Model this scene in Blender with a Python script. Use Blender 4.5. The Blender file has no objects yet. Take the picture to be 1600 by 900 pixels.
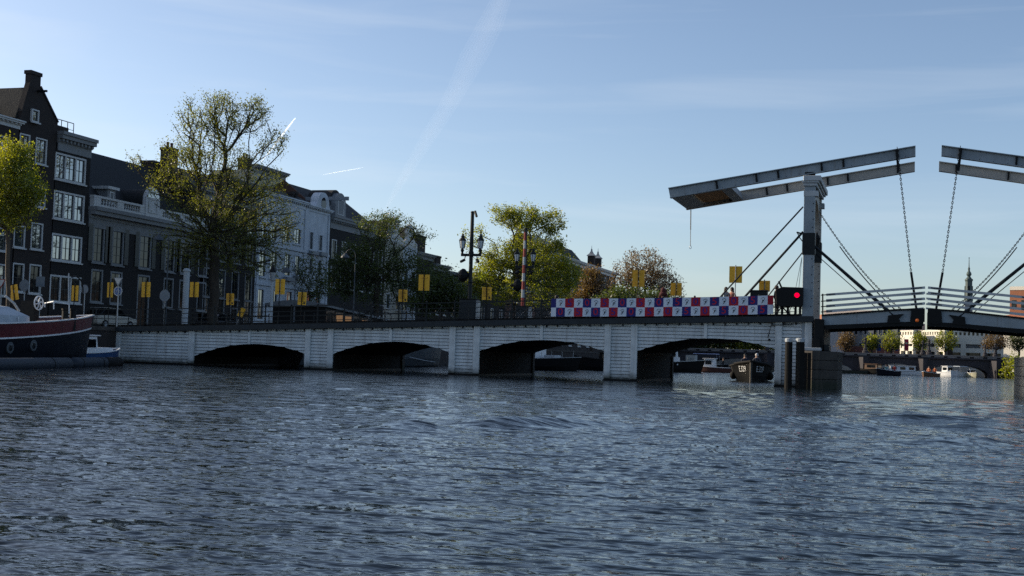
import bpy, bmesh, math, random
import numpy as np
from mathutils import Vector, Matrix
R = math.radians
S = bpy.context.scene
COL = S.collection
rnd = random.Random(7)

# ------------------------------------------------------------------ camera
YAW, PITCH, ROLL = 17.2, 3.02, 1.8
CAM = Vector((33.36, -69.0, 1.21))
FPX = 2000.0                                    # focal length in 1600-wide pixels
_r = Vector((math.cos(R(YAW)), math.sin(R(YAW)), 0)); _f0 = Vector((-math.sin(R(YAW)), math.cos(R(YAW)), 0)); _z = Vector((0, 0, 1))
FWD = _f0*math.cos(R(PITCH)) + _z*math.sin(R(PITCH)); _up = _z*math.cos(R(PITCH)) - _f0*math.sin(R(PITCH))
RIGHT = _r*math.cos(R(ROLL)) + _up*math.sin(R(ROLL)); UP = _up*math.cos(R(ROLL)) - _r*math.sin(R(ROLL))
cd = bpy.data.cameras.new('camera'); cam = bpy.data.objects.new('camera', cd); COL.objects.link(cam)
cam.matrix_world = Matrix(((RIGHT.x, UP.x, -FWD.x, CAM.x), (RIGHT.y, UP.y, -FWD.y, CAM.y), (RIGHT.z, UP.z, -FWD.z, CAM.z), (0, 0, 0, 1)))
cd.sensor_width = 36.0; cd.lens = 36.0*FPX/1600.0; cd.clip_start = 0.1; cd.clip_end = 60000
S.camera = cam

# ------------------------------------------------------------------ world, sun, exposure
SUN_EL, SUN_AZ = 22.0, 84.0                     # azimuth to the left of +Y
w = bpy.data.worlds.new('World'); S.world = w; w.use_nodes = True
nt = w.node_tree; bg = nt.nodes['Background']
sky = nt.nodes.new('ShaderNodeTexSky'); sky.sky_type = 'NISHITA'; sky.sun_disc = False
sky.sun_elevation = R(SUN_EL); sky.sun_rotation = R(-SUN_AZ); sky.altitude = 0; sky.air_density = 0.8; sky.dust_density = 1.2; sky.ozone_density = 1.7
tc = nt.nodes.new('ShaderNodeTexCoord'); mp = nt.nodes.new('ShaderNodeMapping'); mp.inputs['Scale'].default_value = (1.2, 3.0, 16.0); mp.inputs['Rotation'].default_value = (0.05, 0.08, 0.5)
nz = nt.nodes.new('ShaderNodeTexNoise'); nz.inputs['Scale'].default_value = 2.2; nz.inputs['Detail'].default_value = 7; nz.inputs['Distortion'].default_value = 0.6
cr = nt.nodes.new('ShaderNodeMapRange'); cr.inputs['From Min'].default_value = 0.5; cr.inputs['From Max'].default_value = 0.85; cr.inputs['To Max'].default_value = 0.24
mx = nt.nodes.new('ShaderNodeMix'); mx.data_type = 'RGBA'; mx.inputs['B'].default_value = (5.2, 5.6, 6.0, 1)
nt.links.new(tc.outputs['Generated'], mp.inputs['Vector']); nt.links.new(mp.outputs['Vector'], nz.inputs['Vector']); nt.links.new(nz.outputs['Fac'], cr.inputs['Value'])
nt.links.new(cr.outputs['Result'], mx.inputs['Factor']); nt.links.new(sky.outputs['Color'], mx.inputs['A']); hs = nt.nodes.new('ShaderNodeHueSaturation'); hs.inputs['Saturation'].default_value = 0.98; nt.links.new(mx.outputs['Result'], hs.inputs['Color']); nt.links.new(hs.outputs['Color'], bg.inputs['Color'])
bg.inputs['Strength'].default_value = 0.12
sd = bpy.data.lights.new('sun', 'SUN'); sd.energy = 4.6; sd.angle = R(0.55); sd.color = (1.0, 0.86, 0.66)
sun = bpy.data.objects.new('sun', sd); COL.objects.link(sun); sun.location = (-60, 30, 80)
sun.rotation_euler = (Vector((math.sin(R(SUN_AZ))*math.cos(R(SUN_EL)), -math.cos(R(SUN_AZ))*math.cos(R(SUN_EL)), -math.sin(R(SUN_EL))))).to_track_quat('-Z', 'Y').to_euler()
S.view_settings.view_transform = 'Standard'; S.view_settings.look = 'None'; S.view_settings.gamma = 1; S.view_settings.use_curve_mapping = False
S.view_settings.exposure = 0.44
S.render.engine = 'CYCLES'; S.cycles.max_bounces = 6; S.cycles.diffuse_bounces = 2; S.cycles.glossy_bounces = 3; S.cycles.transmission_bounces = 4; S.cycles.transparent_max_bounces = 32
S.cycles.volume_bounces = 0; S.cycles.use_denoising = False; S.cycles.sample_clamp_indirect = 6

def hit(px, py, x=None, y=None, z=None, d=None):
    """a pixel of the photograph (1600x900) followed to the plane x=, y= or z=, or to depth d"""
    v = FWD + RIGHT*((px-800)/FPX) - UP*((py-450)/FPX)
    if x is not None: t = (x-CAM.x)/v.x
    elif y is not None: t = (y-CAM.y)/v.y
    elif z is not None: t = (z-CAM.z)/v.z
    else: t = d
    return CAM + v*t

# ------------------------------------------------------------------ materials
MATS = {}
def mat(name, col, rough=0.6, var=0.25, scale=3.0, bump=0.0, bscale=None, metal=0.0, spec=0.5, emit=None, streak=None):
    if name in MATS: return MATS[name]
    m = bpy.data.materials.new(name); m.use_nodes = True; n = m.node_tree; b = n.nodes['Principled BSDF']; L = n.links.new
    b.inputs['Roughness'].default_value = rough; b.inputs['Metallic'].default_value = metal; b.inputs['Specular IOR Level'].default_value = spec
    c4 = (*col, 1)
    t = n.nodes.new('ShaderNodeTexCoord')
    if var > 0:
        mpn = n.nodes.new('ShaderNodeMapping'); mpn.inputs['Scale'].default_value = streak or (1, 1, 1)
        no = n.nodes.new('ShaderNodeTexNoise'); no.inputs['Scale'].default_value = scale; no.inputs['Detail'].default_value = 8; no.inputs['Roughness'].default_value = 0.65
        mr = n.nodes.new('ShaderNodeMapRange'); mr.inputs['From Min'].default_value = 0.3; mr.inputs['From Max'].default_value = 0.7
        mr.inputs['To Min'].default_value = 1-var; mr.inputs['To Max'].default_value = 1+var*0.6
        mu = n.nodes.new('ShaderNodeVectorMath'); mu.operation = 'SCALE'; mu.inputs[0].default_value = col
        L(t.outputs['Object'], mpn.inputs['Vector']); L(mpn.outputs['Vector'], no.inputs['Vector']); L(no.outputs['Fac'], mr.inputs['Value']); L(mr.outputs['Result'], mu.inputs['Scale']); L(mu.outputs['Vector'], b.inputs['Base Color'])
        rr = n.nodes.new('ShaderNodeMapRange'); rr.inputs['To Min'].default_value = max(0.03, rough-0.1); rr.inputs['To Max'].default_value = min(1, rough+0.12)
        L(no.outputs['Fac'], rr.inputs['Value']); L(rr.outputs['Result'], b.inputs['Roughness'])
    else: b.inputs['Base Color'].default_value = c4
    if bump > 0:
        n2 = n.nodes.new('ShaderNodeTexNoise'); n2.inputs['Scale'].default_value = bscale or scale*6; n2.inputs['Detail'].default_value = 5
        bu = n.nodes.new('ShaderNodeBump'); bu.inputs['Strength'].default_value = bump; bu.inputs['Distance'].default_value = 0.02
        L(t.outputs['Object'], n2.inputs['Vector']); L(n2.outputs['Fac'], bu.inputs['Height']); L(bu.outputs['Normal'], b.inputs['Normal'])
    if emit: b.inputs['Emission Color'].default_value = (*emit[0], 1); b.inputs['Emission Strength'].default_value = emit[1]
    MATS[name] = m; return m

def leafmat(name, c1, c2, trans=0.5):
    if name in MATS: return MATS[name]
    m = bpy.data.materials.new(name); m.use_nodes = True; n = m.node_tree; L = n.links.new
    n.nodes.remove(n.nodes['Principled BSDF']); out = n.nodes['Material Output']
    g = n.nodes.new('ShaderNodeNewGeometry'); t = n.nodes.new('ShaderNodeTexCoord')
    no = n.nodes.new('ShaderNodeTexNoise'); no.inputs['Scale'].default_value = 0.5; no.inputs['Detail'].default_value = 3
    ad = n.nodes.new('ShaderNodeMath'); ad.operation = 'MULTIPLY_ADD'; ad.inputs[1].default_value = 0.55
    sb = n.nodes.new('ShaderNodeMath'); sb.operation = 'MULTIPLY_ADD'; sb.inputs[1].default_value = 2.2; sb.inputs[2].default_value = -0.9
    L(t.outputs['Object'], no.inputs['Vector']); L(no.outputs['Fac'], sb.inputs[0]); L(g.outputs['Random Per Island'], ad.inputs[0]); L(sb.outputs[0], ad.inputs[2])
    cl = n.nodes.new('ShaderNodeMix'); cl.data_type = 'RGBA'; cl.inputs['A'].default_value = (*c1, 1); cl.inputs['B'].default_value = (*c2, 1)
    L(ad.outputs[0], cl.inputs['Factor'])
    d = n.nodes.new('ShaderNodeBsdfDiffuse'); tr = n.nodes.new('ShaderNodeBsdfTranslucent'); gl = n.nodes.new('ShaderNodeBsdfGlossy'); gl.inputs['Roughness'].default_value = 0.45
    mu = n.nodes.new('ShaderNodeVectorMath'); mu.operation = 'MULTIPLY'; mu.inputs[1].default_value = (2.1, 2.05, 0.65)
    L(cl.outputs['Result'], d.inputs['Color']); L(cl.outputs['Result'], mu.inputs[0]); L(mu.outputs['Vector'], tr.inputs['Color'])
    m1 = n.nodes.new('ShaderNodeMixShader'); m1.inputs[0].default_value = trans; m2 = n.nodes.new('ShaderNodeMixShader'); m2.inputs[0].default_value = 0.05
    L(d.outputs[0], m1.inputs[1]); L(tr.outputs[0], m1.inputs[2]); L(m1.outputs[0], m2.inputs[1]); L(gl.outputs[0], m2.inputs[2]); L(m2.outputs[0], out.inputs['Surface'])
    MATS[name] = m; return m

def glassmat(name, base, refl):
    if name in MATS: return MATS[name]
    m = bpy.data.materials.new(name); m.use_nodes = True; n = m.node_tree; b = n.nodes['Principled BSDF']; L = n.links.new
    b.inputs['Roughness'].default_value = 0.04; b.inputs['IOR'].default_value = refl
    t = n.nodes.new('ShaderNodeTexCoord'); no = n.nodes.new('ShaderNodeTexNoise'); no.inputs['Scale'].default_value = 0.9; no.inputs['Detail'].default_value = 2
    bu = n.nodes.new('ShaderNodeBump'); bu.inputs['Strength'].default_value = 0.12; bu.inputs['Distance'].default_value = 0.05
    L(t.outputs['Object'], no.inputs['Vector']); L(no.outputs['Fac'], bu.inputs['Height']); L(bu.outputs['Normal'], b.inputs['Normal'])
    n2 = n.nodes.new('ShaderNodeTexNoise'); n2.inputs['Scale'].default_value = 1.4
    mr = n.nodes.new('ShaderNodeMapRange'); mr.inputs['From Min'].default_value = 0.35; mr.inputs['From Max'].default_value = 0.7; mr.inputs['To Min'].default_value = 0.5; mr.inputs['To Max'].default_value = 1.8
    mu = n.nodes.new('ShaderNodeVectorMath'); mu.operation = 'SCALE'; mu.inputs[0].default_value = base
    L(t.outputs['Object'], n2.inputs['Vector']); L(n2.outputs['Fac'], mr.inputs['Value']); L(mr.outputs['Result'], mu.inputs['Scale']); L(mu.outputs['Vector'], b.inputs['Base Color'])
    MATS[name] = m; return m

# ------------------------------------------------------------------ mesh builder
class MB:
    def __init__(s): s.v = []; s.f = []; s.mi = []; s.k = 0
    def add(s, vs, fs):
        o = len(s.v); s.v.extend([Vector(p) for p in vs]); s.f.extend([tuple(i+o for i in f) for f in fs]); s.mi.extend([s.k]*len(fs)); return s
    def box(s, x0, x1, y0, y1, z0, z1):
        return s.add([(x0,y0,z0),(x1,y0,z0),(x1,y1,z0),(x0,y1,z0),(x0,y0,z1),(x1,y0,z1),(x1,y1,z1),(x0,y1,z1)],
                     [(0,3,2,1),(4,5,6,7),(0,1,5,4),(1,2,6,5),(2,3,7,6),(3,0,4,7)])
    def bar(s, p, q, wx, wz, up=(0,0,1)):
        """rectangular bar from p to q, wz in the up direction, wx across"""
        p = Vector(p); q = Vector(q); d = (q-p).normalized(); u = Vector(up)
        a = d.cross(u); a = a.normalized() if a.length > 1e-6 else Vector((1,0,0)); b = a.cross(d).normalized()
        vs = []
        for c in (p, q):
            for i, j in ((-1,-1),(1,-1),(1,1),(-1,1)): vs.append(c + a*(i*wx/2) + b*(j*wz/2))
        return s.add(vs, [(0,1,2,3)[::-1],(4,5,6,7),(0,1,5,4),(1,2,6,5),(2,3,7,6),(3,0,4,7)])
    def tube(s, pts, r, n=8, cap=True):
        pts = [Vector(p) for p in pts]; rs = r if isinstance(r, (list, tuple)) else [r]*len(pts); o = len(s.v)
        prev = None; vs = []; fs = []
        for i, p in enumerate(pts):
            d = (pts[min(i+1, len(pts)-1)] - pts[max(i-1, 0)]).normalized()
            if prev is None:
                a = d.cross(Vector((0,0,1))); a = a if a.length > 1e-3 else Vector((1,0,0))
            else: a = prev - d*prev.dot(d)
            a.normalize(); b = d.cross(a); prev = a
            for k in range(n):
                t = 2*math.pi*k/n; vs.append(p + (a*math.cos(t) + b*math.sin(t))*rs[i])
        for i in range(len(pts)-1):
            for k in range(n):
                k2 = (k+1) % n; fs.append((i*n+k, i*n+k2, (i+1)*n+k2, (i+1)*n+k))
        if cap: fs.append(tuple(range(n))[::-1]); fs.append(tuple((len(pts)-1)*n+k for k in range(n)))
        return s.add(vs, fs)
    def lathe(s, c, prof, n=16):
        """prof: (radius, z) going up, round the vertical through c"""
        c = Vector(c); vs = []; fs = []
        for r, z in prof:
            for k in range(n):
                t = 2*math.pi*(k+.5)/n; vs.append(c + Vector((r*math.cos(t), r*math.sin(t), z)))
        for i in range(len(prof)-1):
            for k in range(n): k2 = (k+1) % n; fs.append((i*n+k, i*n+k2, (i+1)*n+k2, (i+1)*n+k))
        fs.append(tuple(range(n))[::-1]); fs.append(tuple((len(prof)-1)*n+k for k in range(n)))
        return s.add(vs, fs)
    def prism(s, poly, ax, a, b):
        """closed outline poly (two coords) pushed along axis ax ('x','y','z') from a to b"""
        n = len(poly)
        def P(q, t): return (t, q[0], q[1]) if ax == 'x' else ((q[0], t, q[1]) if ax == 'y' else (q[0], q[1], t))
        vs = [P(q, a) for q in poly] + [P(q, b) for q in poly]
        return s.add(vs, [tuple(range(n)), tuple(range(n, 2*n))[::-1]] + [(i, i+n, (i+1) % n + n, (i+1) % n) for i in range(n)])
    def ball(s, c, r, n=12, m=8, sc=(1,1,1)):
        c = Vector(c); vs = [c + Vector((0,0,-r*sc[2]))]; fs = []
        for i in range(1, m):
            ph = -math.pi/2 + math.pi*i/m
            for k in range(n):
                t = 2*math.pi*k/n; vs.append(c + Vector((r*sc[0]*math.cos(ph)*math.cos(t), r*sc[1]*math.cos(ph)*math.sin(t), r*sc[2]*math.sin(ph))))
        vs.append(c + Vector((0,0,r*sc[2])))
        for k in range(n): fs.append((0, 1+(k+1) % n, 1+k))
        for i in range(m-2):
            for k in range(n): a = 1+i*n; fs.append((a+k, a+(k+1) % n, a+n+(k+1) % n, a+n+k))
        a = 1+(m-2)*n
        for k in range(n): fs.append((a+k, a+(k+1) % n, len(vs)-1))
        return s.add(vs, fs)
    def loft(s, rings, cap=True, close=True):
        n = len(rings[0]); vs = [p for r in rings for p in r]; fs = []
        for i in range(len(rings)-1):
            for k in range(n if close else n-1): k2 = (k+1) % n; fs.append((i*n+k, i*n+k2, (i+1)*n+k2, (i+1)*n+k))
        if cap: fs.append(tuple(range(n))[::-1]); fs.append(tuple((len(rings)-1)*n+k for k in range(n)))
        return s.add(vs, fs)
    def build(s, name, m, parent=None, smooth=False, bevel=0, fix=True):
        me = bpy.data.meshes.new(name)
        if parent is not None: o = world_loc(parent)
        else:
            xs = [p.x for p in s.v]; ys = [p.y for p in s.v]; o = Vector(((min(xs)+max(xs))/2, (min(ys)+max(ys))/2, min(p.z for p in s.v)))
        me.from_pydata([p-o for p in s.v], [], s.f)
        ms = m if isinstance(m, (list, tuple)) else [m]
        for q in ms: me.materials.append(q)
        if len(ms) > 1: me.polygons.foreach_set('material_index', s.mi)
        if fix or bevel:
            bm = bmesh.new(); bm.from_mesh(me)
            if fix: bmesh.ops.recalc_face_normals(bm, faces=bm.faces)
            if bevel: bmesh.ops.bevel(bm, geom=[e for e in bm.edges if len(e.link_faces) == 2 and e.calc_face_angle(0) > 0.5], offset=bevel, segments=1, affect='EDGES')
            bm.to_mesh(me); bm.free()
        if smooth: me.polygons.foreach_set('use_smooth', [True]*len(me.polygons))
        me.update()
        ob = bpy.data.objects.new(name, me); COL.objects.link(ob)
        if parent is not None: ob.parent = parent
        else: ob.location = o
        return ob

def world_loc(o):
    l = Vector((0,0,0))
    while o is not None: l += o.location; o = o.parent
    return l
def tag(o, label=None, cat=None, group=None, kind=None):
    if label: o['label'] = label
    if cat: o['category'] = cat
    if group: o['group'] = group
    if kind: o['kind'] = kind
    return o
def thing(name, label, cat, loc=(0,0,0), group=None):
    o = bpy.data.objects.new(name, None); o.empty_display_size = 0.3; COL.objects.link(o); o.location = Vector(loc)
    return tag(o, label, cat, group)
def kids(o): return [c for c in bpy.data.objects if c.parent is o]
def copy_tree(o, parent=None):
    c = o.copy(); COL.objects.link(c)
    c.parent = parent
    for k in KIDS(o): copy_tree(k, c)
    return c
def KIDS(o): return list(o.children)
def box(name, m, parent, *a, bevel=0): return MB().box(*a).build(name, m, parent, bevel=bevel)
# ------------------------------------------------------------------ palette
M_white = mat('weathered_white_paint', (0.52, 0.555, 0.565), 0.6, 0.25, 1.6, 0.15, 9, streak=(1, 1, 0.35))
M_wtrim = mat('white_trim_paint', (0.40, 0.43, 0.45), 0.55, 0.16, 2.0, 0.1, 12)
M_greyp = mat('blue_grey_steel_paint', (0.23, 0.27, 0.30), 0.5, 0.22, 1.3, 0.1, 8)
M_warmp = mat('warm_grey_tone', (0.33, 0.315, 0.285), 0.55, 0.2, 1.5)  # warmer, paler tone for the far leg, far girder and portal arch
M_dkst = mat('dark_green_steel', (0.009, 0.013, 0.015), 0.5, 0.3, 3, spec=0.25)
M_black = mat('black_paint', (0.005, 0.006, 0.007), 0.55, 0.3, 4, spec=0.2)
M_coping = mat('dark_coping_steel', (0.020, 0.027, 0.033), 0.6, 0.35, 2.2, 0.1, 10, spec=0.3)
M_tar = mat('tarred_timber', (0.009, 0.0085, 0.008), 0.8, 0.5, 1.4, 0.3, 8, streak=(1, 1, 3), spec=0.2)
M_stone = mat('wet_grey_stone', (0.055, 0.048, 0.042), 0.9, 0.5, 1.1, 0.4, 7)
M_asph = mat('asphalt', (0.05, 0.05, 0.052), 0.9, 0.2, 2, 0.2, 30)
M_quay = mat('quay_brick', (0.030, 0.024, 0.022), 0.9, 0.4, 1.2, 0.3, 9)
M_pave = mat('street_brick', (0.11, 0.085, 0.075), 0.9, 0.3, 0.6, 0.2, 12)
M_yel = mat('yellow_sign_plate', (0.76, 0.40, 0.007), 0.45, 0.12, 4)
M_yel2 = mat('amber_sign_plate', (0.72, 0.36, 0.010), 0.5, 0.15, 4)
M_galv = mat('galvanised_steel', (0.32, 0.34, 0.36), 0.4, 0.2, 5, metal=0.4)
M_pale = mat('pale_grey_paint', (0.36, 0.39, 0.41), 0.5, 0.12, 3)
M_wood = mat('brown_plank', (0.34, 0.215, 0.11), 0.75, 0.35, 1.5, 0.2, 12, streak=(1, 6, 6))
M_rope = mat('rope', (0.20, 0.18, 0.15), 0.9, 0.2, 6)

def weather(m, tide=.42, streaks=.5):
    """algae and wet dirt low on the boards, rusty runs from above: marks with a shape of their own"""
    n = m.node_tree; L = n.links.new; b = n.nodes['Principled BSDF']; src = b.inputs['Base Color'].links[0].from_socket
    t = n.nodes.new('ShaderNodeTexCoord'); sp = n.nodes.new('ShaderNodeSeparateXYZ'); L(t.outputs['Object'], sp.inputs[0])
    n1 = n.nodes.new('ShaderNodeTexNoise'); n1.inputs['Scale'].default_value = 2.5; n1.inputs['Detail'].default_value = 6; L(t.outputs['Object'], n1.inputs['Vector'])
    ma = n.nodes.new('ShaderNodeMath'); ma.operation = 'MULTIPLY_ADD'; ma.inputs[1].default_value = -.5; L(n1.outputs['Fac'], ma.inputs[0]); L(sp.outputs['Z'], ma.inputs[2])
    mr = n.nodes.new('ShaderNodeMapRange'); mr.inputs['From Min'].default_value = tide-.15; mr.inputs['From Max'].default_value = tide-.54; mr.inputs['To Min'].default_value = 0; mr.inputs['To Max'].default_value = .92; L(ma.outputs[0], mr.inputs['Value'])
    mx_ = n.nodes.new('ShaderNodeMix'); mx_.data_type = 'RGBA'; mx_.inputs['B'].default_value = (.022,.028,.018,1); L(mr.outputs['Result'], mx_.inputs['Factor']); L(src, mx_.inputs['A'])
    mp_ = n.nodes.new('ShaderNodeMapping'); mp_.inputs['Scale'].default_value = (3.5, 3.5, .22); n2 = n.nodes.new('ShaderNodeTexNoise'); n2.inputs['Scale'].default_value = 1.6; n2.inputs['Detail'].default_value = 6
    L(t.outputs['Object'], mp_.inputs['Vector']); L(mp_.outputs['Vector'], n2.inputs['Vector'])
    m2 = n.nodes.new('ShaderNodeMapRange'); m2.inputs['From Min'].default_value = .54; m2.inputs['From Max'].default_value = .76; m2.inputs['To Max'].default_value = streaks; L(n2.outputs['Fac'], m2.inputs['Value'])
    my = n.nodes.new('ShaderNodeMix'); my.data_type = 'RGBA'; my.inputs['B'].default_value = (.13,.105,.08,1); L(m2.outputs['Result'], my.inputs['Factor']); L(mx_.outputs['Result'], my.inputs['A']); L(my.outputs['Result'], b.inputs['Base Color'])
M_ptrim = mat('pilaster_paint', (0.55, 0.585, 0.595), 0.55, 0.2, 1.8, 0.1, 12)
weather(M_white); weather(M_ptrim, .42, .35); weather(M_greyp, -6, .45); weather(M_stone, .5, .5)
# ------------------------------------------------------------------ bridge front plane helpers
def bu(px, py): return hit(px, py, y=0).x
def bz(px, py): return hit(px, py, y=0).z
_cp = [(185,511.3),(240,509.3),(320,508),(400,507),(480,505.7),(560,504.8),(640,503.7),(780,501),(860,499.2),(980,496.3),(1080,495.3),(1180,494.9),(1268,494.6)]
_pf = np.polyfit([bu(*p) for p in _cp], [bz(*p) for p in _cp], 3)
def deck(u): return float(np.polyval(_pf, max(bu(185, 511), min(u, bu(1270, 495)))))
COPH = 0.30
U0, U1 = bu(168, 512), bu(1271, 500)
U_Q = bu(182, 545)                              # quay edge
DEPTH = 11.0

# ------------------------------------------------------------------ water: one sheet, finely cut where the camera can see ripples
def make_water():
    g = np.random.default_rng(3)
    rr = [1.0, 2.5, 4.0]; r = 5.2
    while r < 95: rr.append(r); r += max(0.010, r*r*0.00015)
    while r < 9000: rr.append(r); r *= 1.13
    rr = np.array(rr)
    c0 = math.atan2(FWD.y, FWD.x)
    an = np.concatenate([np.linspace(c0-R(27), c0+R(27), 1150), np.linspace(c0+R(27), c0-R(27)+2*math.pi, 90)[1:-1]])
    A, Rr = np.meshgrid(an, rr); X = CAM.x + Rr*np.cos(A); Y = CAM.y + Rr*np.sin(A); Z = np.zeros_like(X)
    drow = np.gradient(rr)[:, None]
    wind = R(283)
    for i in range(84):
        lam = 0.12*(1.030**i)
        th = wind + g.normal(0, 0.50); k = 2*math.pi/lam
        amp = 0.0064*lam**0.80*(1.0 if lam < .5 else 0.8)*g.uniform(0.5, 1.2)
        fade = np.clip((lam/drow-1.9)/1.6, 0, 1)
        if lam > .42: fade = fade*(0.22+0.78*np.clip((rr-13)/30, 0, 1)[:, None])*(1+.5*np.clip((rr-30)/25, 0, 1)[:, None])
        ph = (X*math.cos(th)+Y*math.sin(th))*k + g.uniform(0, 6.28)
        pt = 0.5+0.5*np.sin(X*0.21*g.uniform(.5, 1.5)+Y*0.17*g.uniform(.5, 1.5)+g.uniform(0, 6))
        s = np.sin(ph); Z += amp*fade*pt*(s + 0.28*np.cos(2*ph))
    G = 0.92+0.16*(np.sin(X*.11+Y*.05+1)*np.sin(X*.043-Y*.16)+.6*np.sin(X*.31+Y*.24)*np.sin(Y*.41-X*.1+2)); Z *= G
    def ridge(pts, amp, wd):
        nonlocal Z
        for (a, b) in zip(pts[:-1], pts[1:]):
            ax, ay = a; bx, by = b; L = math.hypot(bx-ax, by-ay); tx, ty = (bx-ax)/L, (by-ay)/L
            t = (X-ax)*tx+(Y-ay)*ty; dd = -(X-ax)*ty+(Y-ay)*tx
            e = np.clip(t/1.2, 0, 1)*np.clip((L-t)/1.2, 0, 1)
            wob = 0.5+0.5*np.sin(t*0.9+1)*np.sin(t*0.37)
            Z += amp*e*(0.45+0.55*wob)*np.exp(-(dd/wd)**2)
    for pts, am, wd in (([(580,676),(700,668),(980,660)], .21, .55), ([(1150,664),(1330,654),(1600,664)], .20, .6), ([(1240,672),(1420,666),(1600,676)], .14, .45), ([(1400,694),(1600,690)], .12, .4), ([(1000,668),(1250,690)], .04, .4)):
        ridge([tuple(hit(x, y, z=0)[:2]) for x, y in pts], am, wd)
    nr, na = X.shape
    V = np.stack([X, Y, Z], -1).reshape(-1, 3).astype(np.float32)
    ii = np.arange(nr-1)[:, None]*na; jj = np.arange(na)[None, :]; j2 = (jj+1) % na
    F = np.stack([ii+jj, ii+na+jj, ii+na+j2, ii+j2], -1).reshape(-1, 4).astype(np.int32)
    V = np.concatenate([V, np.array([[CAM.x, CAM.y, 0]], np.float32)]); cidx = nr*na
    tri = np.stack([np.arange(na), (np.arange(na)+1) % na, np.full(na, cidx)], -1).astype(np.int32)[:, [0, 1, 2]]
    me = bpy.data.meshes.new('water'); nl = F.size + tri.size
    me.vertices.add(len(V)); me.vertices.foreach_set('co', V.ravel()); me.loops.add(nl); me.loops.foreach_set('vertex_index', np.concatenate([F.ravel(), tri[:, ::-1].ravel()]))
    npoly = len(F)+len(tri); me.polygons.add(npoly)
    me.polygons.foreach_set('loop_start', np.concatenate([np.arange(len(F))*4, len(F)*4+np.arange(len(tri))*3]).astype(np.int32))
    me.polygons.foreach_set('use_smooth', np.ones(npoly, bool)); me.update(calc_edges=True); me.validate()
    n0 = me.polygons[10].normal.z
    if n0 < 0: me.flip_normals()
    m = bpy.data.materials.new('river_water'); m.use_nodes = True; n = m.node_tree; b = n.nodes['Principled BSDF']; L = n.links.new
    b.inputs['Base Color'].default_value = (0.006, 0.011, 0.015, 1); b.inputs['Roughness'].default_value = 0.06; b.inputs['IOR'].default_value = 1.34
    t = n.nodes.new('ShaderNodeTexCoord'); prev = None
    for sc, st, dist, rot in ((0.45, 0.5, 0.30, -0.1), (1.3, 0.7, 0.15, 0.12), (4.5, 0.65, 0.045, -0.15), (15, 0.45, 0.012, 0.2)):
        mp_ = n.nodes.new('ShaderNodeMapping'); mp_.inputs['Scale'].default_value = (0.42, 1.35, 1); mp_.inputs['Rotation'].default_value = (0, 0, R(-YAW)+rot)
        no = n.nodes.new('ShaderNodeTexNoise'); no.inputs['Scale'].default_value = sc; no.inputs['Detail'].default_value = 3; no.inputs['Distortion'].default_value = 0.4
        bp_ = n.nodes.new('ShaderNodeBump'); bp_.inputs['Strength'].default_value = st; bp_.inputs['Distance'].default_value = dist
        L(t.outputs['Object'], mp_.inputs['Vector']); L(mp_.outputs['Vector'], no.inputs['Vector']); L(no.outputs['Fac'], bp_.inputs['Height'])
        if prev: L(prev.outputs['Normal'], bp_.inputs['Normal'])
        prev = bp_
    L(prev.outputs['Normal'], b.inputs['Normal'])
    me.materials.append(m); o = bpy.data.objects.new('water', me); COL.objects.link(o); tag(o, kind='structure')
make_water()

# ------------------------------------------------------------------ land
ZQ = deck(U_Q) - 0.02                           # quay level
YF = 180.0                                      # far bank
def sheet(name, m, poly, z, zb=-1.5):
    o = MB().prism(poly, 'z', zb, z).build(name, m); tag(o, kind='structure'); return o
sheet('quay_ground', M_pave, [(-4000,-70),(U_Q-0.45,-70),(U_Q-0.45,YF+6),(-4000,YF+6)], ZQ-0.02)
sheet('ground', mat('far_ground', (0.12, 0.11, 0.10), 0.9, 0.3, 0.1), [(-6000,YF+6.1),(6000,YF+6.1),(6000,6000),(-6000,6000)], 2.0)
sheet('right_bank_ground', mat('dark_right_bank', (.035,.035,.03), .9, .3, .3), [(92,-70),(4000,-70),(4000,YF+6),(50,YF+6),(50,YF-32),(92,YF-70)], 2.0)
for nm, y0, y1, lab in (('quay_wall', -70, 0.25, 'dark brick quay wall behind the moored red and navy barge'), ('quay_wall', 11.2, YF+6, 'long dark quay wall running away behind the white bridge')):
    q = thing(nm, lab, 'wall', ((U_Q-0.2), y0, 0))
    box('wall_face', M_quay, q, U_Q-0.44, U_Q, y0, y1, -1.5, ZQ-0.25); box('coping', M_stone, q, U_Q-0.44, U_Q+0.06, y0, y1, ZQ-0.25, ZQ)
q = thing('quay_wall', 'right hand quay wall beyond the raised bridge', 'wall', (92, 0, 0)); box('wall_face', M_quay, q, 91.5, 92, -70, YF-70, -1.5, 1.95)

q = thing('quay_wall', 'pale stone quay wall behind the far low bridge', 'wall', (20, YF+5.6, 0)); box('wall_face', mat('pale_quay_stone', (.42,.39,.34), .85, .2, .4), q, U_Q-.4, 49, YF+5.5, YF+6.05, -1.5, 1.95)
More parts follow.
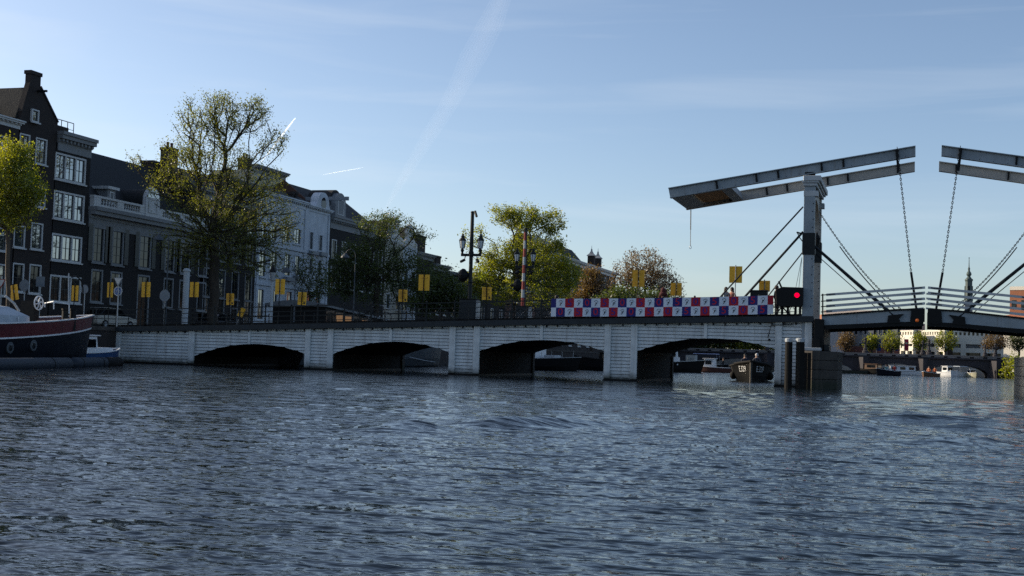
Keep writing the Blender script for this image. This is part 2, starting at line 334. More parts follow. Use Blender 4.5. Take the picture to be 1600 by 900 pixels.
# ------------------------------------------------------------------ the white timber bridge
BR = thing('timber_bridge', 'long white plank clad bridge with four low arches on the water', 'bridge', ((U0+U1)/2, 0, 0))
PIL = [(180,188),(295.3,304),(477,485.5),(512,521),(702.3,711.7),(740,749.7),(944.5,954.6),(985.7,996),(1211,1221.5),(1257,1268.5)]
PIL = [(bu(a, 545), bu(b, 545)) for a, b in PIL]
ARCH = [((304,556.3),(392,537.6),(475.5,552.2)), ((521,553),(611,534),(702,550.5)), ((750,548.5),(844,531.4),(944,549)), ((996,548.8),(1098,528.8),(1211,546))]
def arcf(k):
    (a, c, b) = [hit(*p, y=0) for p in ARCH[k]]
    return lambda u: float(np.polyval(np.polyfit([a.x, c.x, b.x], [a.z, c.z, b.z], 2), u))
AF = [arcf(k) for k in range(4)]
SP = [(PIL[1][1], PIL[2][0]), (PIL[3][1], PIL[4][0]), (PIL[5][1], PIL[6][0]), (PIL[7][1], PIL[8][0])]
def cladding(name, ua, ub, lo, n=26):
    mb = MB(); H = 0.188; zmin = min(lo(ua), lo(ub)); us = [ua+(ub-ua)*i/n for i in range(n+1)]
    k = math.floor(zmin/H)
    while k*H < max(deck(ua), deck(ub))-COPH:
        z0, z1 = k*H, (k+1)*H - 0.026
        for a, b in zip(us[:-1], us[1:]):
            q = []
            for u in (a, b):
                l = max(z0, lo(u)); h = min(z1, deck(u)-COPH); q.append((l, h))
            if q[0][1]-q[0][0] < 0.004 and q[1][1]-q[1][0] < 0.004: continue
            q = [(l, max(l, h)) for l, h in q]
            yy = lambda z: -0.004 - 0.040*(z1-z)/H
            p = [(a, yy(q[0][0]), q[0][0]), (b, yy(q[1][0]), q[1][0]), (b, yy(q[1][1]), q[1][1]), (a, yy(q[0][1]), q[0][1])]
            mb.add(p + [(x, 0.06, z) for x, y, z in p], [(0,1,2,3), (0,4,5,1), (3,2,6,7)])
        k += 1
    # backing sheet behind the laps
    for a, b in zip(us[:-1], us[1:]):
        mb.k = 1; mb.add([(a,.03,lo(a)),(b,.03,lo(b)),(b,.03,deck(b)-COPH),(a,.03,deck(a)-COPH)], [(0,1,2,3)]); mb.k = 0
    return mb.build(name, [M_white, M_tar], BR, fix=False)
zw = lambda u: 0.10
cladding('plank_panel', PIL[0][1], PIL[1][0], zw)
for i in (2, 4, 6, 8): cladding('plank_panel', PIL[i][1], PIL[i+1][0], zw, 8)
for k in range(4): cladding('arch_panel', SP[k][0], SP[k][1], AF[k], 40)
for k in range(4):
    a, b = SP[k]; f = AF[k]; n = 28; us = [a+(b-a)*i/n for i in range(n+1)]
    mb = MB()
    for y0, y1, dz in ((0.0, DEPTH, 0.0),):
        vs = []; fs = []
        for u in us: vs += [(u, y0-0.02, f(u)), (u, y1, f(u)), (u, y1, f(u)+0.15), (u, y0+0.05, f(u)+0.12)]
        for i in range(n):
            for j in range(4): fs.append((i*4+j, i*4+(j+1) % 4, i*4+4+(j+1) % 4, i*4+4+j))
        mb.add(vs, fs)
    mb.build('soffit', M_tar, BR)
    m_ = (a+b)/2; w_ = 0.085
    mb = MB().box(m_-w_, m_+w_, -0.075, -0.03, f(m_)-0.005, deck(m_)-COPH-0.01); mb.build('crown_batten', M_ptrim, BR)
for a, b in PIL:
    MB().box(a, b, -0.10, 0.02, 0.12, deck((a+b)/2)-COPH-0.005).build('pilaster', M_ptrim, BR, bevel=0.012)
for i, (pa, pb) in enumerate(((0, 1), (2, 3), (4, 5), (6, 7), (8, 9))):
    a, b = PIL[pa][0]+0.03, PIL[pb][1]-0.03
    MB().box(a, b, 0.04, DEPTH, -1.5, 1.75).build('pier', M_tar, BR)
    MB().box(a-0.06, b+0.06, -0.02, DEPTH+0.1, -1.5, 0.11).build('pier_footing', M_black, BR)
    if i: MB().box(b+0.02, b+0.10, DEPTH-0.3, DEPTH+0.12, -0.4, 1.5).build('fender_post', M_stone, BR)
def strip(name, m, u0, u1, y0, y1, zlo, zhi, parent, n=60):
    rings = [[(u, y0, zlo(u)), (u, y1, zlo(u)), (u, y1, zhi(u)), (u, y0, zhi(u))] for u in [u0+(u1-u0)*i/n for i in range(n+1)]]
    return MB().loft([[Vector(p) for p in r] for r in rings]).build(name, m, parent)
strip('coping', M_coping, U0, U1, -0.30, 0.30, lambda u: deck(u)-COPH, deck, BR)
strip('coping', M_coping, U_Q+0.1, U1, DEPTH-0.3, DEPTH+0.3, lambda u: deck(u)-COPH, deck, BR)
strip('deck', M_asph, U_Q-0.4, U1-0.2, 0.31, DEPTH-0.31, lambda u: deck(u)-0.28, lambda u: deck(u)-0.06, BR)
strip('edge_beam', M_tar, U_Q+0.1, U1-0.1, DEPTH-0.25, DEPTH+0.15, lambda u: deck(u)-1.0, lambda u: deck(u)-COPH-0.004, BR)
b0 = None; u = PIL[0][1]+0.2
while u < PIL[9][0]:
    if not any(a-0.05 < u < b+0.05 for a, b in PIL):
        if b0 is None:
            b0 = MB().lathe((0,0,0), [(0.02,-0.06),(0.045,-0.05),(0.045,0.05),(0.02,0.06)], 6).build('coping_bolt', M_coping, BR); o = b0
        else: o = b0.copy(); COL.objects.link(o); o.parent = BR
        o.location = Vector((u, -0.05, deck(u)-COPH-0.10)) - BR.location + BR.location*0
        o.location = Vector((u-BR.location.x, -0.06, deck(u)-COPH-0.08)); 
    u += 0.62
me = b0.data; [setattr(v, 'co', v.co + BR.location) for v in me.vertices]
# railings along both edges
RH = 1.06
def railing(yv, u0, u1, step, rails, mpost):
    rl = MB().box(u0, u0+0.02, yv-.01, yv+.01, deck(u0), deck(u0)+RH).build('railing', mpost, BR)
    for i, (h, r) in enumerate(rails):
        strip('rail', mpost, u0, u1, yv-r, yv+r, lambda u: deck(u)+h-r, lambda u: deck(u)+h+r, rl, 50)
    u = u0+0.3; k = 0
    while u < u1:
        z = deck(u)
        if k % 2 == 0:
            MB().tube([(u, yv, z-0.02), (u, yv, z+0.9), (u, yv, z+RH+0.05)], [0.055, 0.045, 0.05], 6).lathe((u, yv, z+RH+.04), [(0.05,0),(0.07,0.03),(0.03,0.08)], 6).build('post', mpost, rl)
        else: MB().tube([(u, yv, z-0.02), (u, yv, z+0.72)], 0.026, 5).build('baluster', mpost, rl)
        u += step/2; k += 1
strip('kick_board', M_black, U_Q, U1-0.3, 0.34, 0.40, lambda u: deck(u)-0.055, lambda u: deck(u)+0.13, BR)
railing(0.02, bu(138, 500), U1-1.2, 1.72, ((1.06,0.028),(0.76,0.02),(0.48,0.02),(0.20,0.02)), M_dkst)
railing(DEPTH-0.1, U_Q+1, U1-1, 3.4, ((1.04,0.024),(0.55,0.018)), M_dkst)

# ------------------------------------------------------------------ drawbridge tower (left), balance beams, leaf; then the mirrored pair on the right
UC = bu(1447.5, 465)
LA, LB = bu(1254.3, 420), bu(1271.3, 420); VF = 5.3; LW = 0.46
ZC = deck(U1); ZT = bz(1262, 291)
TW = thing('drawbridge_portal', 'tall grey white drawbridge gateway left of the opening, arch facing the road', 'bridge tower', ((LA+LB)/2, VF/2, 0))
def leg(v0):
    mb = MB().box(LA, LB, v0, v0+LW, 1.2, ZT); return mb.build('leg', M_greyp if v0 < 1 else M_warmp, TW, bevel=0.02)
leg(-0.06); leg(VF)
for v0 in (-0.06, VF):
    z0, z1 = bz(1262, 398), bz(1262, 364)
    MB().box(LA-0.05, LB+0.05, v0-0.05, v0+LW+0.05, z0, z1).build('steel_sleeve', M_dkst, TW, bevel=0.02)
    for k in range(14):
        z = ZC+0.5+k*0.42
        if z0-0.1 < z < z1+0.1 or z > ZT-0.2: continue
        MB().ball((LB-0.07 if k % 2 else LB-0.10, v0, z), 0.03, 6, 4).build('bolt', M_black, TW)
ZTT = bz(1262, 275)
MB().box(LA-0.06, LB+0.10, -0.14, VF+LW+0.10, ZT+0.002, ZT+0.16).box(LA-0.12, LB+0.20, -0.20, VF+LW+0.16, ZT+0.16, ZT+0.26).box(LA-0.04, LB+0.30, -0.24, VF+LW+0.24, ZT+0.26, ZTT).build('lintel', M_wtrim, TW, bevel=0.02)
n = 18; yl, yr = -0.06+LW, VF
arc = [(yl, ZT)] + [(yl+(yr-yl)*(0.5-0.5*math.cos(math.pi*i/n)), ZT-1.75+1.35*math.sin(math.pi*i/n)) for i in range(n+1)] + [(yr, ZT)]
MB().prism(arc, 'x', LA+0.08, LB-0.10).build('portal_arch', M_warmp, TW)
for v0 in (-0.06, VF):
    MB().box(LA-0.02, LB+0.16, v0-0.02, v0+LW+0.02, ZT-0.55, ZT-0.25).build('bracket', M_wtrim, TW, bevel=0.02)
    MB().box(LA+0.02, LB-0.02, v0+0.1, v0+LW-0.1, ZTT+0.001, ZTT+0.22).build('bearing', M_black, TW)
def lp(px, py, v): return hit(px, py, y=v)
for a, b, v, r in (((1255,323),(1120,470),0.35,.042), ((1255,362),(1160,468),0.6,.062), ((1255,393),(1196,468),VF-.3,.036)):
    MB().tube([lp(*a, v), lp(*b, v)], r, 8).build('brace', M_dkst, TW)
MB().tube([lp(1246,364,.3), lp(1250,372,.3), lp(1256,380,.2)], 0.03, 6).tube([lp(1245,363,.3), lp(1256,366,.2)], 0.05, 6).build('hook_bracket', M_dkst, TW)
for x in (1243, 1248): MB().tube([lp(1253,402,.5), lp(x,452,.5)], 0.012, 4).build('stay_wire', M_black, TW)
# wall lantern inside the portal
ln = MB().lathe(lp(1276.5,379.5,3.0)-Vector((0,0,.35)), [(0.08,0.0),(0.12,0.08),(0.19,0.55),(0.22,0.57),(0.16,0.72),(0.05,0.82),(0.05,0.9),(0.02,0.95)], 6).build('lantern', M_black, TW)
box('lantern_arm', M_black, TW, LB-0.05, lp(1276,376,3.0).x, 2.97, 3.03, lp(1276,384,3.0).z, lp(1276,384,3.0).z+0.05)
# stone pier under the tower
SPR = thing('stone_pier', 'grey stone block pier under the left drawbridge gateway', 'bridge pier', (bu(1285, 580), 1, 0))
ua, ub = bu(1256, 580), bu(1310, 580); zt = bz(1290, 549)
rows = 4
for k in range(rows):
    z0 = -1.0 if k == 0 else zt*k/rows; z1 = zt*(k+1)/rows-0.012
    MB().prism([(ua, -1.3), (ua+0.55, -1.75), (ub, -0.9), (ub, 4.2), (ua, 4.2)], 'z', z0, z1).build('stone_course', M_stone, SPR, bevel=0.025)
for k in range(3): MB().box(ua-.06+k*.19, ua+.11+k*.19, -1.98, -1.80, -1, zt-.12).build('timber_fender', M_tar, SPR)
MB().box(bu(1257,545), bu(1285,545), -1.35, -0.4, zt+0.004, zt+0.16).build('white_cap', M_wtrim, SPR, bevel=0.02)
MB().box(bu(1272,520), bu(1288,520), -0.35, 5.6, zt+0.003, ZC-0.15).box(bu(1270,520), bu(1283,520), -0.5, 5.8, zt+0.004, zt+0.7).build('pivot_housing', M_black, SPR, bevel=0.05)
MB().box(bu(1288,540), bu(1296,540), -0.4, 1.5, zt+0.003, zt+0.35).build('machine_cover', M_dkst, SPR, bevel=0.03)

def beam(name, v, P0, P1, Q0, Q1, parent, m=M_greyp):
    """plate girder between (top-left, bottom-left) and (top-right, bottom-right) points, seated at depth v"""
    def ring(t, b):
        d = (t-b); e = d.normalized()*0.045; y = Vector((0,1,0)); fw, wb = 0.17, 0.05
        return [b-y*fw, b+y*fw, b+e+y*fw, b+e+y*wb, t-e+y*wb, t-e+y*fw, t+y*fw, t-y*fw, t-e-y*fw, t-e-y*wb, b+e-y*wb, b+e-y*fw]
    return MB().loft([ring(P0, P1), ring(Q0, Q1)]).build(name, m, parent)
BB = thing('balance_beams', 'long tilted pair of grey balance beams on the left gateway, low end to the left', 'bridge beam', ((LA+LB)/2, VF/2, ZTT))
def bpt(px, py): return hit(px, py, y=0.0)
tl, bl, tr, br_ = bpt(1044,293.5), bpt(1047,309.5), bpt(1430.5,227.5), bpt(1430.5,244.0)
BV = {}
for v in (0.12, VF+0.2):
    o = Vector((0, v, 0)); a = [p+o for p in (tl, bl, tr, br_)]; BV[v] = a
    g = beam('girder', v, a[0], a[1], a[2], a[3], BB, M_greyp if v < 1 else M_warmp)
    for px in (1119, 1181, 1215, 1283, 1317, 1401):
        t = (bu(px, 265)-tl.x)/(tr.x-tl.x); p = a[0].lerp(a[2], t); q = a[1].lerp(a[3], t); s = -1
        MB().bar(q+Vector((0,-0.06,0.0)), p+Vector((0,-0.06,0.0)), 0.10, 0.14, up=(0,1,0)).build('stiffener', M_black, g)
    for k in range(38):
        t = (k+.5)/38
        for f in (0.16, 0.84):
            if f == 0.84 and k % 2: continue
            MB().ball(a[0].lerp(a[2], t).lerp(a[1].lerp(a[3], t), f)+Vector((0,-0.05,0)), 0.02, 5, 3).build('rivet', M_dkst, g) if v < 1 else None
# counterweight tray between the low ends
a, b = BV[0.12], BV[VF+0.2]
def bt(t, f, v): A = BV[v]; return A[0].lerp(A[2], t).lerp(A[1].lerp(A[3], t), f)
def tray(name, t0, t1, f, th, m):
    p = [bt(t0,f,0.12), bt(t1,f,0.12), bt(t1,f,VF+0.2), bt(t0,f,VF+0.2)]
    p[0].y += .16; p[1].y += .16; p[2].y -= .16; p[3].y -= .16
    up = (bt(t0,0,.12)-bt(t0,1,.12)).normalized()*th
    MB().add(p+[q+up for q in p], [(0,3,2,1),(4,5,6,7),(0,1,5,4),(1,2,6,5),(2,3,7,6),(3,0,4,7)]).build(name, m, BB)
tray('end_beam', 0.004, 0.085, 0.97, 0.30, M_greyp); tray('cross_beam', 0.215, 0.258, 0.97, 0.40, M_greyp); tray('counterweight', 0.088, 0.212, 0.62, 0.25, M_wood)

LF = thing('bascule_leaf', 'left drawbridge leaf with four white slanting handrails', 'bridge leaf', (bu(1288,505), VF/2, bz(1288,505)))
TOP = [(1284,494.3),(1340,490),(1400,485.6),(1443,484.5)]; BOT = [(1284,508.3),(1340,506),(1400,503),(1425,502.5)]
xs = [bu(x, 495) for x, y in TOP]; tz = [bz(*p) for p in TOP]; bz_ = [bz(*p) for p in BOT]
for v in (0.0, VF+0.25):
    mb = MB(); rings = []
    for x, t, b in zip(xs, tz, bz_):
        y = v; rings.append([Vector(p) for p in ((x,y-.08,b),(x,y+.08,b),(x,y+.08,t),(x,y-.08,t))])
    mb.loft(rings).build('girder', M_greyp, LF)
    rings = [[Vector(p) for p in ((x,v-.16,b-.22),(x,v+.2,b-.22),(x,v+.2,b-.003),(x,v-.16,b-.003))] for x, b in zip(xs, bz_)]
    MB().loft(rings).build('bottom_flange', M_black, LF)
    rings = [[Vector(p) for p in ((x,v-.15,t+.002),(x,v+.2,t+.002),(x,v+.2,t+.09),(x,v-.15,t+.09))] for x, t in zip(xs, tz)]
    MB().loft(rings).build('top_flange', M_black, LF)
MB().loft([[Vector(p) for p in ((x,.22,t-.15),(x,VF,t-.15),(x,VF,t+.03),(x,.22,t+.03))] for x, t in zip(xs, tz)]).build('deck', M_tar, LF)
MB().prism([(bu(1386,494),bz(1386,506)),(bu(1388,494),bz(1388,493)),(bu(1412,492),bz(1412,490.5)),(bu(1405,498),bz(1405,498)),(bu(1407,503),bz(1407,505))], 'y', -0.20, -0.085).build('lock_bracket', M_black, LF)
MB().prism([(bu(1422,490),bz(1422,504)),(bu(1424,490),bz(1424,483.5)),(bu(1445,490),bz(1445,482)),(bu(1445,490),bz(1445,503)),(bu(1434,490),bz(1434,507))], 'y', -0.20, -0.085).build('nose_plate', M_black, LF)
MB().ball(lp(1433,500.5,-0.35), 0.09, 10, 8).build('orange_ball', mat('orange_lens', (0.75, 0.15, 0.02), 0.4, 0, emit=((1,.22,.04), .06)), LF)
RA = [(461,449.3),(470.5,457.3),(479,466.8),(487.2,474.0)]
for i, (ya, yb) in enumerate(RA):
    v = -0.03; A = lp(1291, ya-.4, v); B = lp(1445.5, yb, v)
    rl = MB().bar(A, B, 0.05, 0.125).build('handrail', M_wtrim, LF)
    t = lambda s: A.lerp(B, s)
    MB().bar(t(-.055), t(.06 if i % 2 else .09), 0.065, 0.05).build('rail_iron', M_black, rl)
    MB().bar(t(.86)-Vector((0,.03,0)), t(.97)-Vector((0,.03,0)), 0.02, 0.045).build('slot', M_black, rl)
    C = lp(1291, ya-.4, VF+.3); C.z = A.z; D = B.copy(); D.y = VF+.3
    MB().bar(C, D, 0.05, 0.10).build('handrail', M_wtrim, LF)
for px, py in ((1285.5,459),): MB().bar(lp(px,py,-.03), lp(px,494,-.03), 0.09, 0.07).build('rail_post', M_black, LF)
MB().tube([lp(1271,383.5,.2), lp(1396,493,.0)], [0.075, 0.10], 8).build('lifting_strut', M_dkst, LF)
MB().tube([lp(1271,394,.4), lp(1376,487,.1)], 0.022, 5).build('wire', M_black, LF)

def chain(name, pts, label, step=0.125, r=0.040):
    """a hung chain of turned links along a polyline"""
    P = [Vector(p) for p in pts]; L = [0]
    for a, b in zip(P[:-1], P[1:]): L.append(L[-1]+(b-a).length)
    def at(s):
        for i in range(len(P)-1):
            if s <= L[i+1] or i == len(P)-2: return P[i].lerp(P[i+1], (s-L[i])/(L[i+1]-L[i])), (P[i+1]-P[i]).normalized()
    mb = MB(); s = 0; k = 0
    while s < L[-1]:
        c, d = at(s); a = d.cross(Vector((0,1,0))).normalized(); b = d.cross(a); w_ = a if k % 2 else b
        ring = []
        for j in range(9):
            t = 2*math.pi*j/8; ring.append(c + d*(0.62*step*math.cos(t)) + w_*(r*math.sin(t)))
        mb.tube(ring, 0.018, 5, cap=False); s += step; k += 1
    return tag(mb.build(name, M_black), label, 'chain', 'drawbridge chains')
def sag(a, b, s, n=10): return [a.lerp(b, i/n) + Vector((0,0,-s*4*(i/n)*(1-i/n))) for i in range(n+1)]
pairs = []
c1 = chain('lifting_chain', sag(lp(1402,232,.0), lp(1423.5,425,.0), 0.0), 'heavy lifting chain hanging from the tip of the left balance beams'); pairs.append((c1, 'heavy lifting chain hanging from the tip of the right balance beams'))
rod = MB().tube([lp(1423.5,425,0), lp(1432.5,487,0)], 0.06, 8).build('pull_rod', M_black); tag(rod, 'black iron rod joining the left lifting chain to its leaf', 'rod', 'drawbridge pull rods'); pairs.append((rod, 'black iron rod joining the right lifting chain to its leaf'))
strap = MB().bar(lp(1400.5,233,-.12), lp(1404,268,-.12), 0.05, 0.12).build('beam_strap', M_black); tag(strap, 'black strap round the tip of the left balance beams', 'strap', 'beam straps'); pairs.append((strap, 'black strap round the tip of the right balance beams'))
c2 = chain('slack_chain', sag(lp(1280,331,2.5), lp(1412,487,.3), 0.42, 12), 'slack chain from the left gateway to its leaf, upper of two', 0.11, 0.034); pairs.append((c2, 'slack chain from the right gateway to its leaf, upper of two'))
c3 = tag(MB().tube(sag(lp(1312,385,2.2), lp(1402,487,1.5), 0.20, 10), 0.03, 5).build('slack_cable', M_black), 'thin slack cable under the chain of the left gateway', 'cable', 'slack drawbridge cables'); pairs.append((c3, 'thin slack cable under the chain of the right gateway'))
rp = thing('hanging_rope', 'thin rope with a small ring hanging from the low end of the beams', 'rope', lp(1079,388,VF+.2))
ra, rb = lp(1079.5,328,VF+.2), lp(1078.8,384,VF+.2)
MB().tube([ra, ra.lerp(rb,.55)], 0.030, 6).tube([ra.lerp(rb,.5), rb], 0.018, 5).build('rope', M_rope, rp)
MB().tube([rb+Vector((.06*math.sin(t),0,-.09+.09*math.cos(t))) for t in [2*math.pi*j/10 for j in range(11)]], 0.014, 5, cap=False).build('ring', M_galv, rp)
def mirror(o, label, parent=None):
    c = copy_tree(o); c.location.x = 2*UC - o.location.x; c.scale.x = -1
    if label: c['label'] = label
    return c
for o, lab in ((TW, 'right drawbridge gateway standing past the opening at the edge of the view'), (BB, 'long tilted pair of grey balance beams on the right gateway, cut by the picture edge'), (LF, 'right drawbridge leaf with four white slanting handrails, dropping to the right'), (SPR, 'stone pier under the right drawbridge gateway, sunlight painted into its colour')):
    mc = mirror(o, lab)
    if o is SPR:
        mc.location.x += .24; ml = mat('sunlit_stone', (.36,.31,.24), .85, .3, 1.3, .3, 7)  # lighter copy of the pier stone, sunlight put into its colour
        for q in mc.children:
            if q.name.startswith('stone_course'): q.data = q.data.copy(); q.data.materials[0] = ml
    if o is LF:
        for q in list(mc.children):
            if q.name.startswith('orange_ball'): bpy.data.objects.remove(q)
for o, lab in pairs: mirror(o, lab)
for o, g in ((TW,'drawbridge gateways'),(BB,'balance beams'),(LF,'drawbridge leaves'),(SPR,'drawbridge piers')):
    for q in bpy.data.objects:
        if q.parent is None and q.get('category') == o['category'] and q.name.split('.')[0] == o.name.split('.')[0]: q['group'] = g
# mooring dolphins in front of the pier
for x0, x1, yt, lab in ((1226,1238,529,'left of the two black mooring posts with white tops by the pier'), (1243,1257,529,'right of the two black mooring posts with white tops by the pier')):
    V_ = -3.6; a = hit(x0, 570, y=V_); b = hit(x1, 570, y=V_); t = hit((x0+x1)/2, yt, y=V_); r = (b.x-a.x)/2; c = Vector(((a.x+b.x)/2, V_, 0))
    d = thing('mooring_post', lab, 'mooring post', c, 'black mooring posts with white tops')
    MB().lathe(c, [(r*.98,-1.2),(r,0.1),(r*.97,t.z-0.17)], 14).build('post', M_tar, d, smooth=False)
    MB().lathe(c, [(r*1.06,t.z-0.168),(r*1.06,t.z-0.02),(r*.8,t.z+.02)], 14).build('white_cap', M_pale, d)
# ------------------------------------------------------------------ canal houses
XF = -23.7                                      # facade line of the left quay
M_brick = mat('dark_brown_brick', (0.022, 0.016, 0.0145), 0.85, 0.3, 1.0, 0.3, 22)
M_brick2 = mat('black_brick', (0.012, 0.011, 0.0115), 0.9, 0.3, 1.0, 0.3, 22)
M_brick3 = mat('red_brown_brick', (0.10, 0.045, 0.03), 0.85, 0.3, 1.0, 0.3, 22)
M_stucco = mat('pale_blue_grey_stucco', (0.46, 0.50, 0.55), 0.7, 0.18, 0.9, 0.1, 12)
M_stucco2 = mat('cream_stucco', (0.40, 0.38, 0.33), 0.7, 0.2, 0.9, 0.1, 12)
M_trimw = mat('off_white_woodwork', (0.50, 0.51, 0.51), 0.55, 0.15, 2)
M_trimg = mat('grey_woodwork', (0.19, 0.20, 0.21), 0.65, 0.18, 2)
M_sash = mat('dark_green_sash', (0.012, 0.018, 0.018), 0.4, 0.2, 3)
M_glass = glassmat('window_glass', (0.03, 0.04, 0.05), 4.2)
M_glassd = glassmat('dark_window_glass', (0.008, 0.010, 0.012), 1.5)
M_tile = mat('dark_roof_tile', (0.013, 0.015, 0.016), 0.8, 0.35, 2.5, 0.5, 14)
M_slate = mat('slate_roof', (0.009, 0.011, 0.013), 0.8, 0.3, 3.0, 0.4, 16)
M_lead = mat('lead_sheet', (0.20, 0.22, 0.24), 0.5, 0.2, 2)

def fx(px, py, x=None): return hit(px, py, x=XF if x is None else x)
def wrect(x0, x1, yt, yb, X=None):
    yc = (yt+yb)/2; xc = (x0+x1)/2
    return (fx(x0, yc, X).y, fx(x1, yc, X).y, fx(xc, yb, X).z, fx(xc, yt, X).z)
def wall(parent, m, X, y0, y1, z0, z1, ops, dep=0.16, back=9.0, name='wall'):
    mb = MB(); ys = sorted({y0, y1, *[o[0] for o in ops], *[o[1] for o in ops]}); zs = sorted({z0, z1, *[o[2] for o in ops], *[o[3] for o in ops]})
    for a, b in zip(ys[:-1], ys[1:]):
        for c, d in zip(zs[:-1], zs[1:]):
            yc, zc = (a+b)/2, (c+d)/2
            if any(o[0] < yc < o[1] and o[2] < zc < o[3] for o in ops): continue
            mb.add([(X,a,c),(X,b,c),(X,b,d),(X,a,d)], [(0,1,2,3)])
    for a, b, c, d in ops:
        mb.add([(X,a,c),(X,b,c),(X,b,d),(X,a,d),(X-dep,a,c),(X-dep,b,c),(X-dep,b,d),(X-dep,a,d)], [(0,1,5,4),(1,2,6,5),(2,3,7,6),(3,0,4,7),(4,5,6,7)])
    B = X-back
    mb.add([(X,y0,z0),(X,y0,z1),(B,y0,z1),(B,y0,z0),(X,y1,z0),(X,y1,z1),(B,y1,z1),(B,y1,z0)], [(0,1,2,3),(4,7,6,5),(1,5,6,2),(2,6,7,3)])
    ob = mb.build(name, m, parent, fix=False)
    return ob
def window(parent, o, X, cols=2, rows=3, trim=None, glass=None, fw=0.10, sill=True, proud=0.03, sash=None, units=1):
    y0, y1, z0, z1 = o; e = 0.002; trim = trim or M_trimw
    mb = MB(); xa, xb = X-0.12, X+proud
    mb.box(xa, xb, y0+e, y0+fw, z0+e, z1-e).box(xa, xb, y1-fw, y1-e, z0+e, z1-e).box(xa, xb-.002, y0+fw, y1-fw, z1-fw, z1-e).box(xa, xb-.002, y0+fw, y1-fw, z0+e, z0+fw*.8)
    for k in range(1, units): c = y0+(y1-y0)*k/units; mb.box(xa, xb-.004, c-fw*.45, c+fw*.45, z0+fw*.8, z1-fw)
    if sill: mb.box(X+0.001, X+0.14, y0-0.08, y1+0.08, z0-0.10, z0-0.002)
    wn = mb.build('window', trim, parent)
    sb = MB(); ya, yb, za, zb = y0+fw, y1-fw, z0+fw*.8, z1-fw; t = 0.028
    for k in range(units):
        a = ya+(yb-ya)*k/units+(fw*.4 if k else 0); b = ya+(yb-ya)*(k+1)/units-(fw*.4 if k < units-1 else 0)
        for yv in [a+t, b-t]: sb.box(X-.105, X-.055, yv-t, yv+t, za, zb)
        for i in range(1, cols): yv = a+(b-a)*i/cols; sb.box(X-.10, X-.058, yv-t*.7, yv+t*.7, za, zb)
        for i in range(1, rows): zv = za+(zb-za)*i/rows; sb.box(X-.098, X-.060, a, b, zv-t*.7, zv+t*.7)
        sb.box(X-.103, X-.056, a, b, za, za+2*t).box(X-.103, X-.056, a, b, zb-2*t, zb)
    sb.build('sash', sash or M_sash, wn)
    box('pane', glass or M_glass, wn, X-0.115, X-0.085, y0+fw*.5, y1-fw*.5, z0+fw*.5, z1-fw*.5)
    return wn
def cornice(parent, X, y0, y1, z0, h, proud=0.45, m=None, dent=True, name='cornice'):
    mb = MB(); b = X+0.004
    mb.box(b-.3, b+.06, y0, y1, z0, z0+h*.45).box(b-.3, b+.14, y0-.02, y1+.02, z0+h*.45, z0+h*.62).box(b-.3, b+proud*.8, y0-.06, y1+.06, z0+h*.62, z0+h*.82).box(b-.3, b+proud, y0-.10, y1+.10, z0+h*.82, z0+h)
    if dent:
        n = int((y1-y0)/0.42)
        for i in range(n): y = y0+(y1-y0)*(i+.5)/n; mb.box(b, b+proud*.6, y-.09, y+.09, z0+h*.48, z0+h*.619)
    return mb.build(name, m or M_trimw, parent)
def chimney(parent, x0, x1, y0, y1, z0, z1, m=None, pots=0):
    c = MB().box(x0, x1, y0, y1, z0, z1-.25).box(x0-.07, x1+.07, y0-.07, y1+.07, z1-.249, z1).build('chimney', m or M_brick, parent)
    for i in range(pots):
        y = y0+(y1-y0)*(i+.5)/pots; MB().lathe(((x0+x1)/2, y, z1+.001), [(.14,0),(.11,.35),(.15,.37),(.13,.5)], 8).build('chimney_pot', M_brick3, c)
def house(name, label, y0, z1, y1, group='canal houses on the left quay'): return thing(name, label, 'house', (XF, (y0+y1)/2, ZQ), group)

# A: leftmost house, brick with white cornice, mostly out of frame
yA = fx(20, 430).y
H = house('canal_house', 'dark brick house at the far left edge, white cornice end beside the gable', yA-7, 0, yA)
ops = [wrect(-6, 12, 212, 236), wrect(-36, -18, 206, 236), wrect(-8, 12, 285, 322), wrect(-10, 11, 355, 392), wrect(-12, 9, 412, 462)]
zA = fx(10, 197).z
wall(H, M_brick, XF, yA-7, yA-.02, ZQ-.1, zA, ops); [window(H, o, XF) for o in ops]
cornice(H, XF, yA-7, yA-.1, zA+.003, 0.55)
MB().prism([(XF-9, zA+.56), (XF-.2, zA+.56), (XF-2.6, zA+2.3), (XF-6.6, zA+2.3)], 'y', yA-7, yA-1.2).build('roof', M_tile, H)

# B: gabled house
yB0, yB1 = yA, fx(78.5, 430).y
H = house('gabled_house', 'tall black brown brick house with pointed gable and big chimney on top', yB0, 0, yB1)
zE = fx(79, 196).z; zP = fx(53, 133).z; ya_, yb_ = fx(46, 140).y, fx(63, 140).y
ops = [wrect(47, 58.5, 171, 191), wrect(30, 46.5, 209, 242), wrect(55, 73, 216, 257), wrect(33, 48, 283, 320), wrect(56, 71, 287, 324), wrect(21, 39, 352, 387), wrect(48, 66.5, 348, 390), wrect(19, 37, 411, 456), wrect(45, 63.5, 413, 459)]
att = ops[0]; ops = ops[1:]
wall(H, M_brick, XF, yB0+.002, yB1-.002, ZQ-.1, zE, ops, back=10); [window(H, o, XF, 2, 2, glass=M_glassd if i > 5 else None) for i, o in enumerate(ops)]
MB().prism([(yB0+.01, zE+.003), (yB0+.01, zE+.3), (ya_, zP), (yb_, zP), (yB1-.01, zE+.3), (yB1-.01, zE+.003)], 'x', XF-.28, XF+.001).build('gable', M_brick, H)
MB().prism([(yB0-.25, zE-.05), (ya_-.05, zP-.25), (yb_+.05, zP-.25), (yB1+.2, zE-.05)], 'x', XF-10, XF-.285).build('roof', M_tile, H)
